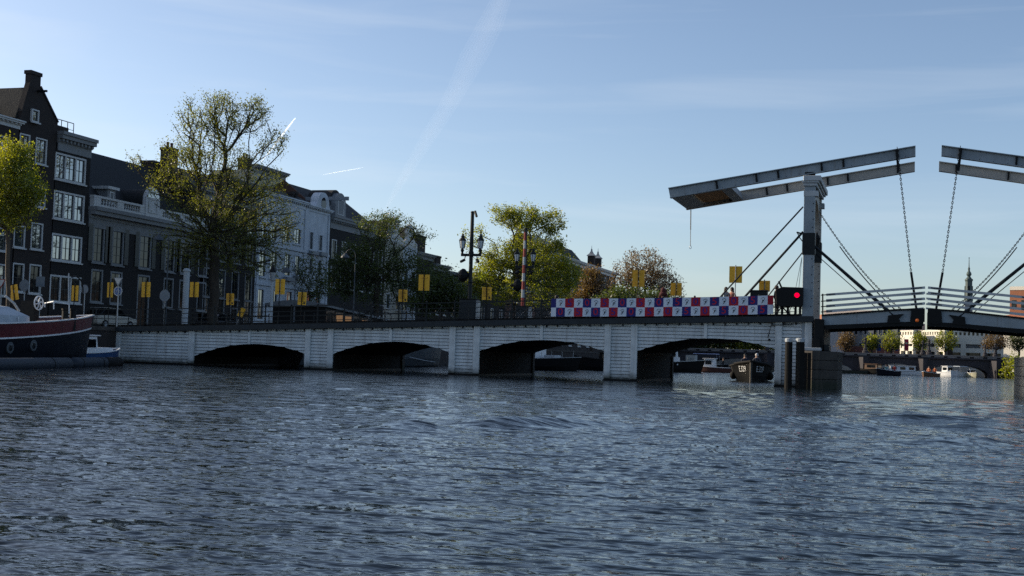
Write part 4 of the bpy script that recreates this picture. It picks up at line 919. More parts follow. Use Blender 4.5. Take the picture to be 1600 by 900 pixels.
cols_ = [(1199, 527, 'far lamp column at the left, glimpsed under the white bridge'), (1352, 525.5, 'dark ornate lamp column on the far bridge below the left leaf'), (1441.5, 531, 'left of the close pair of lamp columns below the leaf tips'), (1451.5, 529, 'right of the close pair of lamp columns below the leaf tips'), (1539, 537, 'lamp column on the far bridge before the brown tree, left one'), (1555, 536, 'lamp column on the far bridge before the brown tree, right one')]
for i, (px, py, lb) in enumerate(cols_):
    yy = YB-.3 if i % 2 == 0 else YB+1.2
    c = Vector((far(px, 555, yy).x, yy, zp)); Lc = thing('lamp_column', lb, 'lamp column', c, 'ornate lamp columns of the far bridge'); t_ = far(px, py, yy).z-zp; u_ = t_/4
    MB().lathe(c, [(.75*u_,0),(.75*u_,.5*u_),(.5*u_,.6*u_),(.55*u_,1.1*u_),(.28*u_,1.25*u_),(.22*u_,2.8*u_),(.42*u_,2.9*u_),(.2*u_,3.1*u_)], 10).build('column', M_fb, Lc)
    MB().lathe(c, [(.12*u_,3.08*u_),(.38*u_,3.25*u_),(.42*u_,3.45*u_),(.2*u_,3.65*u_),(.05*u_,4.0*u_)], 8).build('crown', M_fb, Lc)
    for s in (-1, 1): MB().bar(c+Vector((0,0,2.2*u_)), c+Vector((s*.75*u_,0,2.35*u_)), .09*u_, .1*u_).lathe(c+Vector((s*.75*u_,0,2.3*u_)), [(.08*u_,0),(.2*u_,.12*u_),(.22*u_,.5*u_),(.05*u_,.7*u_)], 6).build('lantern', M_fb, Lc)
# banners on the far bank
for px, col, lb in ((1371.5, (.03,.06,.28), 'blue flag banner left of the red one on the far bank'), (1385, (.42,.03,.04), 'red flag banner between two blue ones on the far bank'), (1398.5, (.03,.06,.28), 'blue flag banner right of the red one on the far bank'), (1414.5, (.45,.03,.08), 'crimson flag banner in front of the cream theatre')):
    Y_ = 178; t = far(px, 530, Y_); b = far(px, 548, Y_)
    F = thing('flag_banner', lb, 'banner', (t.x-.15, Y_, 2), 'flag banners on the far bank')
    MB().tube([(t.x-.2, Y_, 2), (t.x-.2, Y_, t.z+.3)], .05, 6).build('pole', M_galv, F)
    MB().prism([(t.x-.12, b.z), (t.x+.35, b.z-.06), (t.x+.6, b.z+.04), (t.x+.6, t.z), (t.x+.1, t.z+.03), (t.x-.12, t.z)], 'y', Y_-.02, Y_+.02).build('cloth', mat('flag_%d' % int(col[2]*100), col, .8, .1), F)
    MB().ball((t.x+.24, Y_-.03, (t.z+b.z)/2+.3), .2, 10, 6, (1,.15,1)).build('emblem', M_trimw, F)
# ------------------------------------------------------------------ trees: limbs grown towards points of the crown, leaves on their ends
M_bark = mat('dark_bark', (0.045, 0.035, 0.026), 0.9, 0.4, 2.0, 0.5, 14, streak=(3, 3, .6))
M_bark2 = mat('grey_brown_bark', (0.075, 0.058, 0.042), 0.9, 0.4, 2.0, 0.5, 14, streak=(3, 3, .6))
L_olive = leafmat('olive_bud_leaves', (0.062, 0.078, 0.016), (0.135, 0.138, 0.028), 0.6)
L_green = leafmat('fresh_green_leaves', (0.095, 0.125, 0.012), (0.20, 0.20, 0.018), 0.68)
L_lime = leafmat('bright_lime_leaves', (0.10, 0.13, 0.012), (0.19, 0.19, 0.022), 0.65)
L_dark = leafmat('dark_green_leaves', (0.035, 0.052, 0.015), (0.065, 0.085, 0.022), 0.5)
L_pink = leafmat('pinkish_brown_buds', (0.10, 0.065, 0.05), (0.16, 0.11, 0.08), 0.4)
L_brown = leafmat('russet_brown_buds', (0.09, 0.055, 0.03), (0.14, 0.09, 0.05), 0.4)

def crown_pts(g, lobes, n):
    """points in a set of ellipsoid lobes (centre, radii, weight); more towards the outside"""
    w = np.array([l[2] for l in lobes], float); w /= w.sum(); out = []
    for _ in range(n):
        c, r, _w = lobes[g.choice(len(lobes), p=w)]
        d = g.normal(size=3); d /= np.linalg.norm(d); out.append(np.array(c)+d*np.array(r)*(g.uniform(.15, 1)**.55))
    return np.array(out)
def grow(g, base, fork, targets, lean=0.35, step=0.55):
    pos = [np.array(base, float)]; par = [-1]; k = 6
    for i in range(1, k+1):
        p = np.array(base)+(np.array(fork)-np.array(base))*i/k; p[:2] += g.normal(0, .05, 2) if i < k else 0; pos.append(p); par.append(i-1)
    plen = [np.linalg.norm(p-pos[0]) for p in pos]
    order = np.argsort(np.linalg.norm(targets-np.array(fork), axis=1))
    for t in targets[order]:
        P = np.array(pos[k-1:]); pl = np.array(plen[k-1:]); D = np.linalg.norm(P-t, axis=1)
        up = np.maximum(0, P[:, 2]-t[2]+.2)*0.9
        j = int(np.argmin(D+lean*pl+up))+k-1
        a = pos[j]; L = np.linalg.norm(t-a); m = max(1, int(L/step)); 
        gd = a-pos[par[j]] if par[j] >= 0 else np.array([0, 0, 1.]); gd = gd/(np.linalg.norm(gd)+1e-6)
        c1 = a+gd*L*.35; prev = j
        for s in range(1, m+1):
            u = s/m; p = (1-u)**2*a+2*u*(1-u)*c1+u*u*t; p = p+g.normal(0, .05*min(1, L/3), 3)*(u < 1)
            pos.append(p); par.append(prev); plen.append(plen[prev]+np.linalg.norm(p-pos[prev])); prev = len(pos)-1
    return np.array(pos), par
def limb_mesh(pos, par, r0, rmax, expo=2.3):
    n = len(pos); acc = np.zeros(n); hasc = np.zeros(n, bool)
    for i in range(n-1, 0, -1):
        if not hasc[i]: acc[i] = r0**expo
        acc[par[i]] += acc[i]; hasc[par[i]] = True
    rad = acc**(1/expo); rad = rad*min(1.0, rmax/rad[0]) if rad[0] > rmax else rad*(rmax/rad[0])**.6
    rad = np.maximum(rad, r0*.7)
    vs = []; fs = []; S_ = []; 
    for i in range(n):
        d = pos[i]-pos[par[i]] if par[i] >= 0 else pos[1]-pos[0]
        d = Vector(d).normalized(); a = d.cross(Vector((.31, .2, .93))); a = a.normalized() if a.length > 1e-3 else Vector((1, 0, 0)); b = d.cross(a)
        s = 7 if rad[i] > .08 else 4; o = len(vs); S_.append((o, s)); c = Vector(pos[i])
        fl = 1.35 if par[i] < 0 else 1
        for k in range(s): t = 2*math.pi*k/s; vs.append(c+(a*math.cos(t)+b*math.sin(t))*float(rad[i])*fl)
        if par[i] >= 0:
            po, ps = S_[par[i]]
            if ps == s:
                for k in range(s): fs.append((po+k, po+(k+1) % s, o+(k+1) % s, o+k))
            else:
                for k in range(s):
                    k1 = (k*ps)//s; k2 = ((k+1)*ps)//s; f = [po+k1]+([po+k2 % ps] if k2 % ps != k1 else [])+[o+(k+1) % s, o+k]; fs.append(tuple(f))
    return vs, fs
def leaves_mesh(g, pts, per, spread, size, droop=0.0):
    n = len(pts)*per; c = np.repeat(pts, per, 0)+g.normal(size=(n, 3))*spread; c[:, 2] -= np.abs(g.normal(size=n))*droop
    d = g.normal(size=(n, 3)); d /= np.linalg.norm(d, axis=1)[:, None]; e = np.cross(d, g.normal(size=(n, 3))); e /= np.linalg.norm(e, axis=1)[:, None]
    s = size*g.uniform(.55, 1.35, n)[:, None]; a = d*s; b = e*s*.55
    V = np.stack([c-a, c+b*.9, c+a, c-b*.9], 1).reshape(-1, 3); F = np.arange(n*4).reshape(-1, 4)
    return V, F
def tree(name, label, base, fork, lobes, ntar, per, spread, size, leaf, bark=None, seed=1, rmax=.3, r0=.016, group=None, droop=0, lean=.35, extra=0, core=0, cat='tree'):
    g = np.random.default_rng(seed); T = crown_pts(g, lobes, ntar); T = T[T[:, 2] > base[2]+.8]
    pos, par = grow(g, base, fork, T, lean)
    t = thing(name, label, cat, base, group); mb = MB(); vs, fs = limb_mesh(pos, par, r0, rmax); mb.add(vs, fs); mb.build('trunk', bark or M_bark, t, smooth=True, fix=False)
    src = T
    if extra: src = np.concatenate([T, pos[g.choice(np.arange(7, len(pos)), extra)]])
    if core: src = np.concatenate([src, crown_pts(g, [(c, [q*.9 for q in r], w_) for c, r, w_ in lobes], core)])
    V, F = leaves_mesh(g, src, per, spread, size, droop)
    me = bpy.data.meshes.new('crown'); o_ = np.array(world_loc(t)); V = V-o_
    me.vertices.add(len(V)); me.vertices.foreach_set('co', V.astype(np.float32).ravel()); me.loops.add(F.size); me.loops.foreach_set('vertex_index', F.astype(np.int32).ravel())
    me.polygons.add(len(F)); me.polygons.foreach_set('loop_start', (np.arange(len(F))*4).astype(np.int32)); me.update(calc_edges=True)
    me.materials.append(leaf); ob = bpy.data.objects.new('crown', me); COL.objects.link(ob); ob.parent = t
    return t
def at_u(px, py, u): return hit(px, py, x=u)
def lob(d, *ls):
    """lobes given in photo pixels at camera distance d: (px, py, rx, ry, weight[, depth offset, depth radius])"""
    out = []
    for l in ls:
        c = hit(l[0], l[1], d=d+(l[5] if len(l) > 5 else 0)); k = d/FPX; dr = l[6] if len(l) > 6 else l[2]*k*.9
        out.append((tuple(c), (l[2]*k, dr, l[3]*k), l[4]))
    return out
TG = 'trees along the left quay'
d = 93.4; b = hit(336, 486, d=d); b.z = ZQ; f = hit(333, 345, d=d)
tree('big_bare_tree', 'big spreading tree with sparse new leaves in front of the dark houses', b, f, lob(d, (300,190,34,34,1.6), (348,185,34,42,2.2), (398,178,28,34,1.6), (424,225,28,30,1.1), (285,245,42,36,2.2), (345,255,62,48,3.2), (402,285,44,34,1.8), (258,285,36,26,.9), (335,318,98,45,4.2), (420,345,50,50,2.2), (400,395,58,46,2.0), (290,375,50,50,2.4), (345,375,75,50,3.4), (214,250,16,13,.35), (445,375,30,40,.5), (340,165,55,20,1)),
     1250, 22, .27, .070, L_olive, M_bark, 11, .50, .015, TG, lean=.60, extra=500)
d = 71.0; b = hit(12, 500, d=d); b.z = ZQ; f = hit(12, 360, d=d)
tree('leafy_tree', 'leafy yellow green tree cut by the left edge of the picture', b, f, lob(d, (15,285,52,62,4), (38,300,34,45,2), (0,330,46,34,2), (25,245,28,30,1.4), (-50,300,55,70,3)), 330, 50, .24, .075, L_lime, M_bark2, 5, .14, .012, TG, core=160)
d = 122.0; b = hit(588, 490, d=d); b.z = ZQ; f = hit(590, 425, d=d)
tree('dark_leafy_tree', 'dark dense tree with a light fringed top before the hoist beam house', b, f, lob(d, (600,352,46,24,1.6), (585,400,62,40,4), (550,420,40,40,2.4), (640,430,40,42,2.6), (600,455,70,28,2.2), (655,370,22,14,.4), (530,440,24,36,1.2)), 560, 34, .30, .095, L_dark, M_bark, 21, .34, .018, TG, core=170)
d = 165.0; b = hit(808, 500, d=d); b.z = ZQ; f = hit(806, 410, d=d)
tree('green_willow', 'big bright green tree with a fan of upright limbs behind the striped pole', b, f, lob(d, (820,345,38,30,2.4), (862,348,20,22,1.2), (785,335,22,14,.7), (868,385,16,18,.6), (790,400,40,26,1.8), (835,400,52,34,2.6), (765,420,34,30,2), (880,430,32,34,2), (820,450,80,30,3), (745,450,32,24,1.3), (740,372,20,22,.3)), 760, 48, .34, .130, L_green, M_bark2, 31, .45, .020, TG, core=60, lean=.5)
d = 112; b = hit(484, 500, d=d); b.z = ZQ; f = hit(482, 452, d=d)
tree('young_tree', 'small thin tree with wispy twigs in front of the pale blue house', b, f, lob(d, (480,425,26,26,2), (490,452,30,22,2), (500,435,16,22,1)), 150, 14, .25, .10, L_dark, M_bark, 41, .10, .012, TG)
d = 185; b = hit(925, 500, d=d); b.z = ZQ; f = hit(926, 462, d=d)
tree('russet_tree', 'small russet tree between the bright green tree and the two chimney towers', b, f, lob(d, (926,440,20,26,2), (935,460,24,18,2), (910,465,18,16,1)), 200, 22, .45, .17, L_brown, M_bark, 51, .22, .02, TG, core=70)
d = 200; b = hit(1010, 500, d=d); b.z = ZQ; f = hit(1008, 452, d=d)
tree('pink_budding_tree', 'round pinkish brown budding tree standing right of the terrace', b, f, lob(d, (1005,425,46,36,5), (975,450,30,24,1.4), (1040,450,28,26,2), (1055,465,18,12,.5)), 520, 16, .42, .15, L_pink, M_bark, 61, .35, .024, TG, lean=.2, extra=140)
d = 176; b = hit(985, 505, d=d); b.z = ZQ; f = hit(985, 480, d=d)
tree('dark_bushy_tree', 'low dark bushy tree spreading under the pinkish budding tree', b, f, lob(d, (985,468,48,18,3), (950,478,32,16,2), (1025,474,34,14,2)), 260, 30, .45, .17, L_dark, M_bark, 71, .2, .02, TG, core=120)
d = 150; b = hit(690, 500, d=d); b.z = ZQ; f = hit(690, 470, d=d)
tree('dark_leafy_tree', 'lower dark tree between the fringed tree and the ornate lamp post', b, f, lob(d, (690,450,34,34,3), (715,470,30,22,2), (668,470,28,24,2)), 260, 30, .42, .15, L_dark, M_bark, 81, .2, .02, TG, core=100)
FG = 'trees on the far bank'
for px, top, wd, leaf, lb, sd in ((1321, 517, 17, L_brown, 'brown bare tree below the left leaf, beside the grey gable wall', 91), (1362, 524, 13, L_green, 'small green tree just right of the ornate lamp column', 92), (1393, 518, 19, L_lime, 'brightest lime green tree behind the flag banners', 93), (1437, 519, 13, L_green, 'thin upright green tree at the theatre corner, left of the lamp pair', 94), (1478, 516, 20, L_green, 'yellow green tree with a dark trunk at the corner of the theatre', 95), (1556, 516, 27, L_brown, 'broad brown budding tree in front of the theatre, right end', 96), (1592, 513, 18, L_dark, 'dark tree at the right edge above the green hedge', 97)):
    Y_ = 176+(sd % 3); b = hit(px, 556, y=Y_); dd = (b-CAM).dot(FWD); b.z = 2.0; f = hit(px, 548, d=dd)
    tree('quay_tree', lb, b, f, lob(dd, (px,(top+546)/2,wd*.85,(546-top)/2,3), (px-wd*.4,538,wd*.5,9,.7), (px+wd*.4,536,wd*.5,10,.7)), 120, 20, .32, .14, leaf, M_bark, sd, .22, .03, FG)
k = 0
for px, top, wd, leaf, lb in ((1082, 524, 14, L_dark, 'dark tree left of the others seen through the right arch'), (1103, 520, 14, L_dark, 'dark tree second from left through the right arch'), (1127, 520, 13, L_olive, 'olive tree in the middle of the view through the right arch'), (1151, 522, 12, L_lime, 'bright sunlit tree left of its twin through the right arch'), (1166, 522, 11, L_lime, 'bright sunlit tree right of its twin through the right arch'), (1184, 524, 12, L_olive, 'olive tree beside the far cream house through the right arch'), (1212, 526, 10, L_lime, 'lime tree at the right end of the view through the right arch'), (1050, 520, 16, L_dark, 'dark tree at the far end of the left quay, near the bridge pier')):
    Y_ = 174+k % 4; k += 1; b = hit(px, 560, y=Y_); dd = (b-CAM).dot(FWD); b.z = 2.0; f = hit(px, 545, d=dd)
    tree('quay_tree', lb, b, f, lob(dd, (px,(top+542)/2-6,wd,22,3), (px,538,wd*1.1,12,1.5)), 110, 20, .45, .22, leaf, M_bark, 200+k, .25, .03, FG, core=60)
CH = thing('cream_house', 'small cream house behind the sunlit trees, seen through the right arch', 'house', hit(1193, 556, y=192))
slab(CH, 'wall', M_cream, hit(1186, 550, y=193), hit(1203, 550, y=188), 8, 2, hit(1193, 538, y=190).z); slab(CH, 'roof', M_obrick, hit(1185, 550, y=193), hit(1204, 550, y=188), 8.2, hit(1193, 538, y=190).z+.01, hit(1193, 535.5, y=190).z, -.1)
for i in range(3):
    for j in range(2): slab(CH, 'window', M_glassd, hit(1186, 550, y=193).lerp(hit(1203, 550, y=188), .1+.3*i), hit(1186, 550, y=193).lerp(hit(1203, 550, y=188), .28+.3*i), .1, 3+j*2.6, 4.6+j*2.6, -.06)
g = np.random.default_rng(8)
def hedge(name, label, pts, n, size, leaf, cat='hedge'):
    t = thing(name, label, cat, tuple(np.array(pts).mean(0)*[1,1,0]+[0,0,1]))
    P = []
    for (a, b) in zip(pts[:-1], pts[1:]):
        for _ in range(n): u = g.uniform(); P.append(np.array(a)*(1-u)+np.array(b)*u)
    V, F = leaves_mesh(g, np.array(P), 6, .55, size); mb = MB(); mb.add([Vector(v) for v in V], [tuple(f) for f in F]); mb.build('foliage', leaf, t, fix=False)
a, b = hit(1573, 575, y=156), hit(1592, 578, y=150)
hedge('hedge', 'bright green bank hedge at the right end of the far bridge', [(a.x,a.y,.6),(a.x+1,a.y,2.6),(b.x,b.y,2.4),(b.x,b.y,.4)], 160, .22, L_lime)
# ------------------------------------------------------------------ things on the bridge and the quay
def text_mesh(s, size, name='lettering'):
    cu = bpy.data.curves.new(name, 'FONT'); cu.body = s; cu.size = size; cu.extrude = 0.0; cu.align_x = 'CENTER'; cu.align_y = 'CENTER'; cu.resolution_u = 2
    o = bpy.data.objects.new(name, cu); COL.objects.link(o); bpy.context.view_layer.update()
    me = bpy.data.meshes.new_from_object(o.evaluated_get(bpy.context.evaluated_depsgraph_get())); bpy.data.objects.remove(o); return me
def put_text(s, size, m, parent, fn, name='lettering', bold=0):
    """letters as real mesh; fn maps flat (a, b) to a world point"""
    me = text_mesh(s, size, name); pl = world_loc(parent)
    for v in me.vertices: v.co = fn(v.co.x, v.co.y) - pl
    me.materials.clear(); me.materials.append(m); o = bpy.data.objects.new(name, me); COL.objects.link(o); o.parent = parent; return o
# checkered banner
M_bw = mat('banner_white_cloth', (0.62, 0.68, 0.76), .8, .08, 3); M_bb = mat('banner_blue_cloth', (0.014, 0.016, 0.15), .8, .1, 3); M_br = mat('banner_red_cloth', (0.36, 0.008, 0.025), .8, .1, 3)
M_bred = mat('banner_red_print', (0.42, 0.012, 0.03), .8, 0); M_bblu = mat('banner_blue_print', (0.03, 0.018, 0.20), .8, 0); M_ink = mat('black_ink', (0.012, 0.012, 0.016), .8, 0)
BAN = thing('banner', 'long checkered red white and blue banner hung on the bridge railing', 'banner', (bu(1035, 480), -.05, deck(bu(1035, 480))))
ul, ur = bu(861.5, 480), bu(1208.5, 476); e0 = [(861.5, 466.8), (1208.5, 461.6)]; e1 = [(861.5, 494.6), (1208.5, 490.6)]
def bline(e): 
    a, b = bz(*e[0]), bz(*e[1]); return lambda u: a+(b-a)*(u-ul)/(ur-ul)-0.05*math.sin(math.pi*(u-ul)/(ur-ul))
zt_b, zb_b = bline(e1 and e0), bline(e1)
xs_top = [861.5, 869.5, 883.6, 897.5, 911.2, 924, 938.4, 952, 966, 979.6, 994, 1008, 1022.6, 1037, 1051.4, 1066, 1080, 1094.6, 1109.4, 1124, 1139, 1154, 1169, 1184, 1199.6, 1208.5]
VB = -0.075
def wav(u, z): return VB - 0.02*math.sin(u*2.3+z) - 0.012*math.sin(u*5.1+1)
cells = []; mb = MB(); pal = [M_bw, M_bb, M_br]
rowcol = ['BWRWBWRWBWRWBWBWRWBWRWBWR', 'WBWRWBWRWBWRWRWBWRWBWRWBW']
for r in range(2):
    for i in range(25):
        a, b = bu(xs_top[i], 477), bu(xs_top[i+1], 477); ch = rowcol[r][i]; mb.k = 'WBR'.index(ch); n = 4
        for j in range(n):
            p, q = a+(b-a)*j/n, a+(b-a)*(j+1)/n
            zf = lambda u, f: zt_b(u)+(zb_b(u)-zt_b(u))*f
            f0, f1 = r*.5, r*.5+.5
            pts = [(p, zf(p,f1)), (q, zf(q,f1)), (q, zf(q,f0)), (p, zf(p,f0))]
            mb.add([(u, wav(u,z), z) for u, z in pts]+[(u, wav(u,z)+.015, z) for u, z in pts], [(0,1,2,3), (7,6,5,4)])
        cells.append((a, b, r, ch, i))
mb.k = 0; cl = mb.build('cloth', pal, BAN, smooth=False, fix=False)
seq = 0
for a, b, r, ch, i in cells:
    c = (a+b)/2; f = r*.5+.25; zc = zt_b(c)+(zb_b(c)-zt_b(c))*f; W_ = b-a
    if W_ < .4: continue
    if ch == 'W':
        k = W_/.55; pts = [(-.10,.06),(-.06,.13),(.03,.16),(.10,.12),(.085,.04),(.02,-.01),(-.03,.0),(.0,.02),(.05,.0),(.0,-.07),(-.055,-.16)]
        m2 = MB(); prev = [Vector((c+x*k*1.05, wav(c+x*k, zc)-.012, zc+y*k*1.05)) for x, y in pts]
        m2.tube(prev, [.009]*6+[.013,.020,.024,.018,.010], 4).build('emblem', M_ink, cl)
    else:
        s = ('5' if (ch == 'R' or i == 0) else '0') if i < 13 else ('5' if ch == 'B' else '0')
        put_text(s, .60*W_/.55, M_bred if ch == 'B' else M_bblu, cl, lambda x, y: Vector((c+x*1.15, wav(c+x, zc)-.008, zc+y)), 'digit')

def sign(px, py, wp, hp, kind, lab, v=None, d=None, tilt=0, m=None, postback=False, base=None):
    c = hit(px, py, y=v) if v is not None else hit(px, py, d=d); dd = (c-CAM).dot(FWD); k = dd/FPX; w_, h_ = wp*k, hp*k
    zb = base if base is not None else (deck(c.x)-.06 if v is not None and c.x > U_Q else ZQ)
    t = thing('yellow_sign', lab, 'sign', (c.x, c.y, zb), 'yellow signs along the bridge and quay'); m = m or M_yel
    ang = R(tilt); fn = lambda a, b, o=0: c+Vector((a*math.cos(ang)+b*math.sin(ang), o, -a*math.sin(ang)+b*math.cos(ang)))
    def plate(a0, a1, o0=0): 
        p = [fn(a0,-h_/2,o0), fn(a1,-h_/2,o0), fn(a1,h_/2,o0), fn(a0,h_/2,o0)]
        MB().add(p+[q+Vector((0,.02,0)) for q in p], [(0,1,2,3),(7,6,5,4),(0,4,5,1),(1,5,6,2),(2,6,7,3),(3,7,4,0)]).build('panel', m, t)
    if kind == 'double': plate(-w_/2, -w_*.045); plate(w_*.045, w_/2)
    else: plate(-w_/2, w_/2)
    yo = .05 if postback else -.045
    top = fn(0, h_/2+.06, yo); bot = Vector((c.x-math.tan(-ang)*(c.z-zb)*0 if not tilt else fn(0, -(c.z-zb), 0).x, c.y+yo, zb))
    MB().tube([bot, top], .028, 6).build('post', M_black if kind != 'single' else M_galv, t)
    if kind == 'double':
        for f in (-.3, .3): 
            q = fn(0, h_*f, -.015); MB().box(q.x-w_*.3, q.x+w_*.3, q.y-.012, q.y-.001, q.z-.025, q.z+.025).build('clamp', M_yel2, t)
    if kind == 'text':
        g_ = random.Random(int(px))
        for j in range(7):
            zc = h_*(.38-.1*j); L_ = w_*g_.uniform(.5, .82)*(.6 if j == 0 else 1)
            p = [fn(-w_*.41, zc-.014, -.004), fn(-w_*.41+L_, zc-.014, -.004), fn(-w_*.41+L_, zc+.014, -.004), fn(-w_*.41, zc+.014, -.004)]
            MB().add(p, [(0,1,2,3)]).build('text_line', mat('sign_print', (.20,.09,.01), .7, 0), t)
        q = fn(w_*.3, -h_*.34, -.006); MB().lathe(q, [(.001,0)], 3) if False else None
        MB().prism([(q.x+.06*math.cos(2*math.pi*i/10), q.z+.06*math.sin(2*math.pi*i/10)) for i in range(10)], 'y', q.y-.004, q.y-.001).build('round_mark', M_ink, t)
    return t
sign(22, 457, 14.5, 24, 'double', 'yellow sign leaning left behind the deck of the red and navy barge', d=78, tilt=-11)
sign(117, 458, 12, 24, 'double', 'yellow double sign behind the bow of the red and navy barge', d=79)
sign(172, 453, 10.5, 23.5, 'double', 'narrow yellow sign beside the round blue traffic sign', v=-.5, base=ZQ)
sign(228, 452.5, 15.5, 23.5, 'double', 'yellow double sign left of the curled street lamp and white column', v=.35)
sign(303.5, 452.5, 15.5, 23.5, 'double', 'yellow double sign just right of the thick white column', v=.35)
sign(359.5, 467.5, 13, 18, 'text', 'yellow printed notice facing the water under the big bare tree', v=.12, m=M_yel2)
sign(377, 488, 9.5, 15, 'single', 'small yellow board hanging askew on the railing', v=.30, tilt=24, postback=True)
sign(437.5, 448, 16.5, 24, 'double', 'yellow double sign in front of the pale blue house', v=.35)
sign(472, 466.5, 14.5, 20, 'text', 'bright yellow printed notice before the houseboat roof', v=.12, tilt=2)
sign(629.5, 462, 14.5, 19, 'text', 'brownish yellow printed notice, lowest left of the tall double sign', v=.12, m=M_yel2)
sign(662.5, 441.5, 18, 25, 'double', 'tall yellow double sign left of the ornate lamp post', v=.35)
sign(760.5, 458.5, 15.5, 20, 'text', 'yellow printed notice just right of the ornate lamp post', v=.12)
sign(997.5, 435, 19.5, 26, 'double', 'pale amber double sign high in front of the pinkish budding tree', v=.9, m=M_yel2)
sign(1056.5, 452, 17.5, 20, 'double', 'orange double sign behind the banner beside the walker in a dark hood', v=2.5, m=M_yel2)
sign(1149.5, 429, 20, 26, 'single', 'tall plain yellow sign above two people on the bridge', v=.9)
sign(1194.5, 447, 17, 17, 'double', 'orange double sign behind the dark box left of the red light', v=4.0, m=M_yel2)

# ornate lamp posts
def lamp_post(px, v, lab, full):
    c = Vector((hit(px, 480, y=v).x, v, 0)); c.z = deck(c.x)-.06; k = (hit(px, 480, y=v)-CAM).dot(FWD)/FPX
    Z = lambda py: hit(px, py, y=v).z
    if not full: zs = Z0REL; 
    t = thing('lamp_post', lab, 'lamp post', c, 'two lantern lamp posts on the bridge')
    h = (Z(330)-c.z) if full else LPH['h']; zr = lambda f: c.z+h*f
    if full: LPH['h'] = h
    MB().lathe((c.x, c.y, 0), [(.22,c.z),(.22,zr(.10)),(.17,zr(.12)),(.13,zr(.16)),(.115,zr(.35)),(.14,zr(.36)),(.115,zr(.375)),(.11,zr(.59)),(.15,zr(.60)),(.15,zr(.63)),(.115,zr(.64)),(.10,zr(.985)),(.12,zr(.99)),(.09,zr(1.0))], 12).build('pole', M_dkst, t, smooth=False)
    az = zr(.605); w_ = .55
    arm = MB().bar((c.x-w_-.06, c.y, az), (c.x+w_+.06, c.y, az), .11, .15).build('cross_arm', M_dkst, t)
    for s in (-1, 1):
        q = Vector((c.x+s*w_, c.y, az+.02)); L_ = MB().lathe(q, [(.07,0),(.09,.05),(.06,.12),(.11,.28),(.06,.33),(.10,.36)], 8).build('lantern', M_dkst, t)
        MB().lathe(q, [(.12,.362),(.185,.80)], 6).build('glass', mat('frosted_lantern_glass', (.55,.60,.62), .25, .1, 3), L_)
        for a in range(6): A_ = 2*math.pi*(a+.5)/6; MB().bar(q+Vector((.125*math.cos(A_), .125*math.sin(A_), .36)), q+Vector((.19*math.cos(A_), .19*math.sin(A_), .80)), .022, .022).build('glazing_bar', M_dkst, L_)
        MB().lathe(q, [(.20,.802),(.215,.84),(.14,.96),(.10,.97),(.10,1.08),(.055,1.12),(.055,1.20),(.02,1.22)], 8).build('cap', M_dkst, L_)
        MB().bar((c.x+s*(w_-.18), c.y-.05, az-.28), (c.x+s*(w_-.02), c.y-.28, az-.42), .13, .13).bar((c.x+s*(w_-.2), c.y, az-.07), (c.x+s*(w_-.17), c.y-.05, az-.26), .04, .04).build('spotlight', M_black, t)
    hq = Vector((c.x-.42, c.y-.05, zr(.42)))
    MB().loft([[hq+Vector((x, r*math.cos(2*math.pi*j/12), r*1.5*math.sin(2*math.pi*j/12))) for j in range(12)] for x, r in ((-.55,.02),(-.30,.07),(-.22,.20),(-.05,.27),(.10,.25),(.30,.10))]).build('horn_speaker', M_black, t)
    if full: MB().bar((c.x, c.y, zr(.995)), (c.x+.22, c.y-.1, zr(.99)), .07, .07).bar((c.x+.17, c.y-.08, zr(1.0)), (c.x+.33, c.y-.2, zr(.945)), .10, .10).build('camera', M_black, t)
    return t
LPH = {}; Z0REL = 0
lamp_post(733.5, .75, 'tall black lamp post with two lanterns and a camera, standing alone against the sky', True)
lamp_post(818, 10.2, 'black two lantern lamp post behind the red and white striped pole', False)
def cabinet(x0, x1, yt, v, lab, wdt=.55):
    a, b = hit(x0, 485, y=v), hit(x1, 485, y=v); zt = hit((x0+x1)/2, yt, y=v).z; z0 = deck(a.x)-.06
    t = thing('control_cabinet', lab, 'cabinet', ((a.x+b.x)/2, v, z0), 'dark cabinets on the bridge')
    MB().box(a.x, b.x-.14, v, v+wdt, z0, zt).build('body', M_coping, t, bevel=.03); MB().box(b.x-.138, b.x, v+.04, v+wdt-.04, z0, zt-.05).build('side_panel', M_galv, t, bevel=.02)
    MB().box(a.x-.03, b.x-.10, v-.03, v+wdt+.03, zt+.002, zt+.05).build('lid', M_black, t)
cabinet(717, 746, 468, .38, 'big dark steel cabinet at the foot of the tall lamp post'); cabinet(805, 828, 479, 8.9, 'dark cabinet at the foot of the striped pole')
# raised striped barrier
t = thing('barrier_pole', 'raised red and white striped barrier pole', 'barrier', Vector((hit(816, 470, y=8.6).x, 8.6, deck(hit(816,470,y=8.6).x))))
A, B = hit(816.2, 478, y=8.6), hit(820.5, 363, y=8.6); nS = 9
M_rs = mat('red_stripe', (.27,.022,.015), .55, .15, 3)
for i in range(nS): MB().tube([A.lerp(B, i/nS), A.lerp(B, (i+1)/nS-.002)], [.11-.004*i, .106-.004*i], 8).build('stripe', M_rs if i % 2 == 0 else M_pale, t)
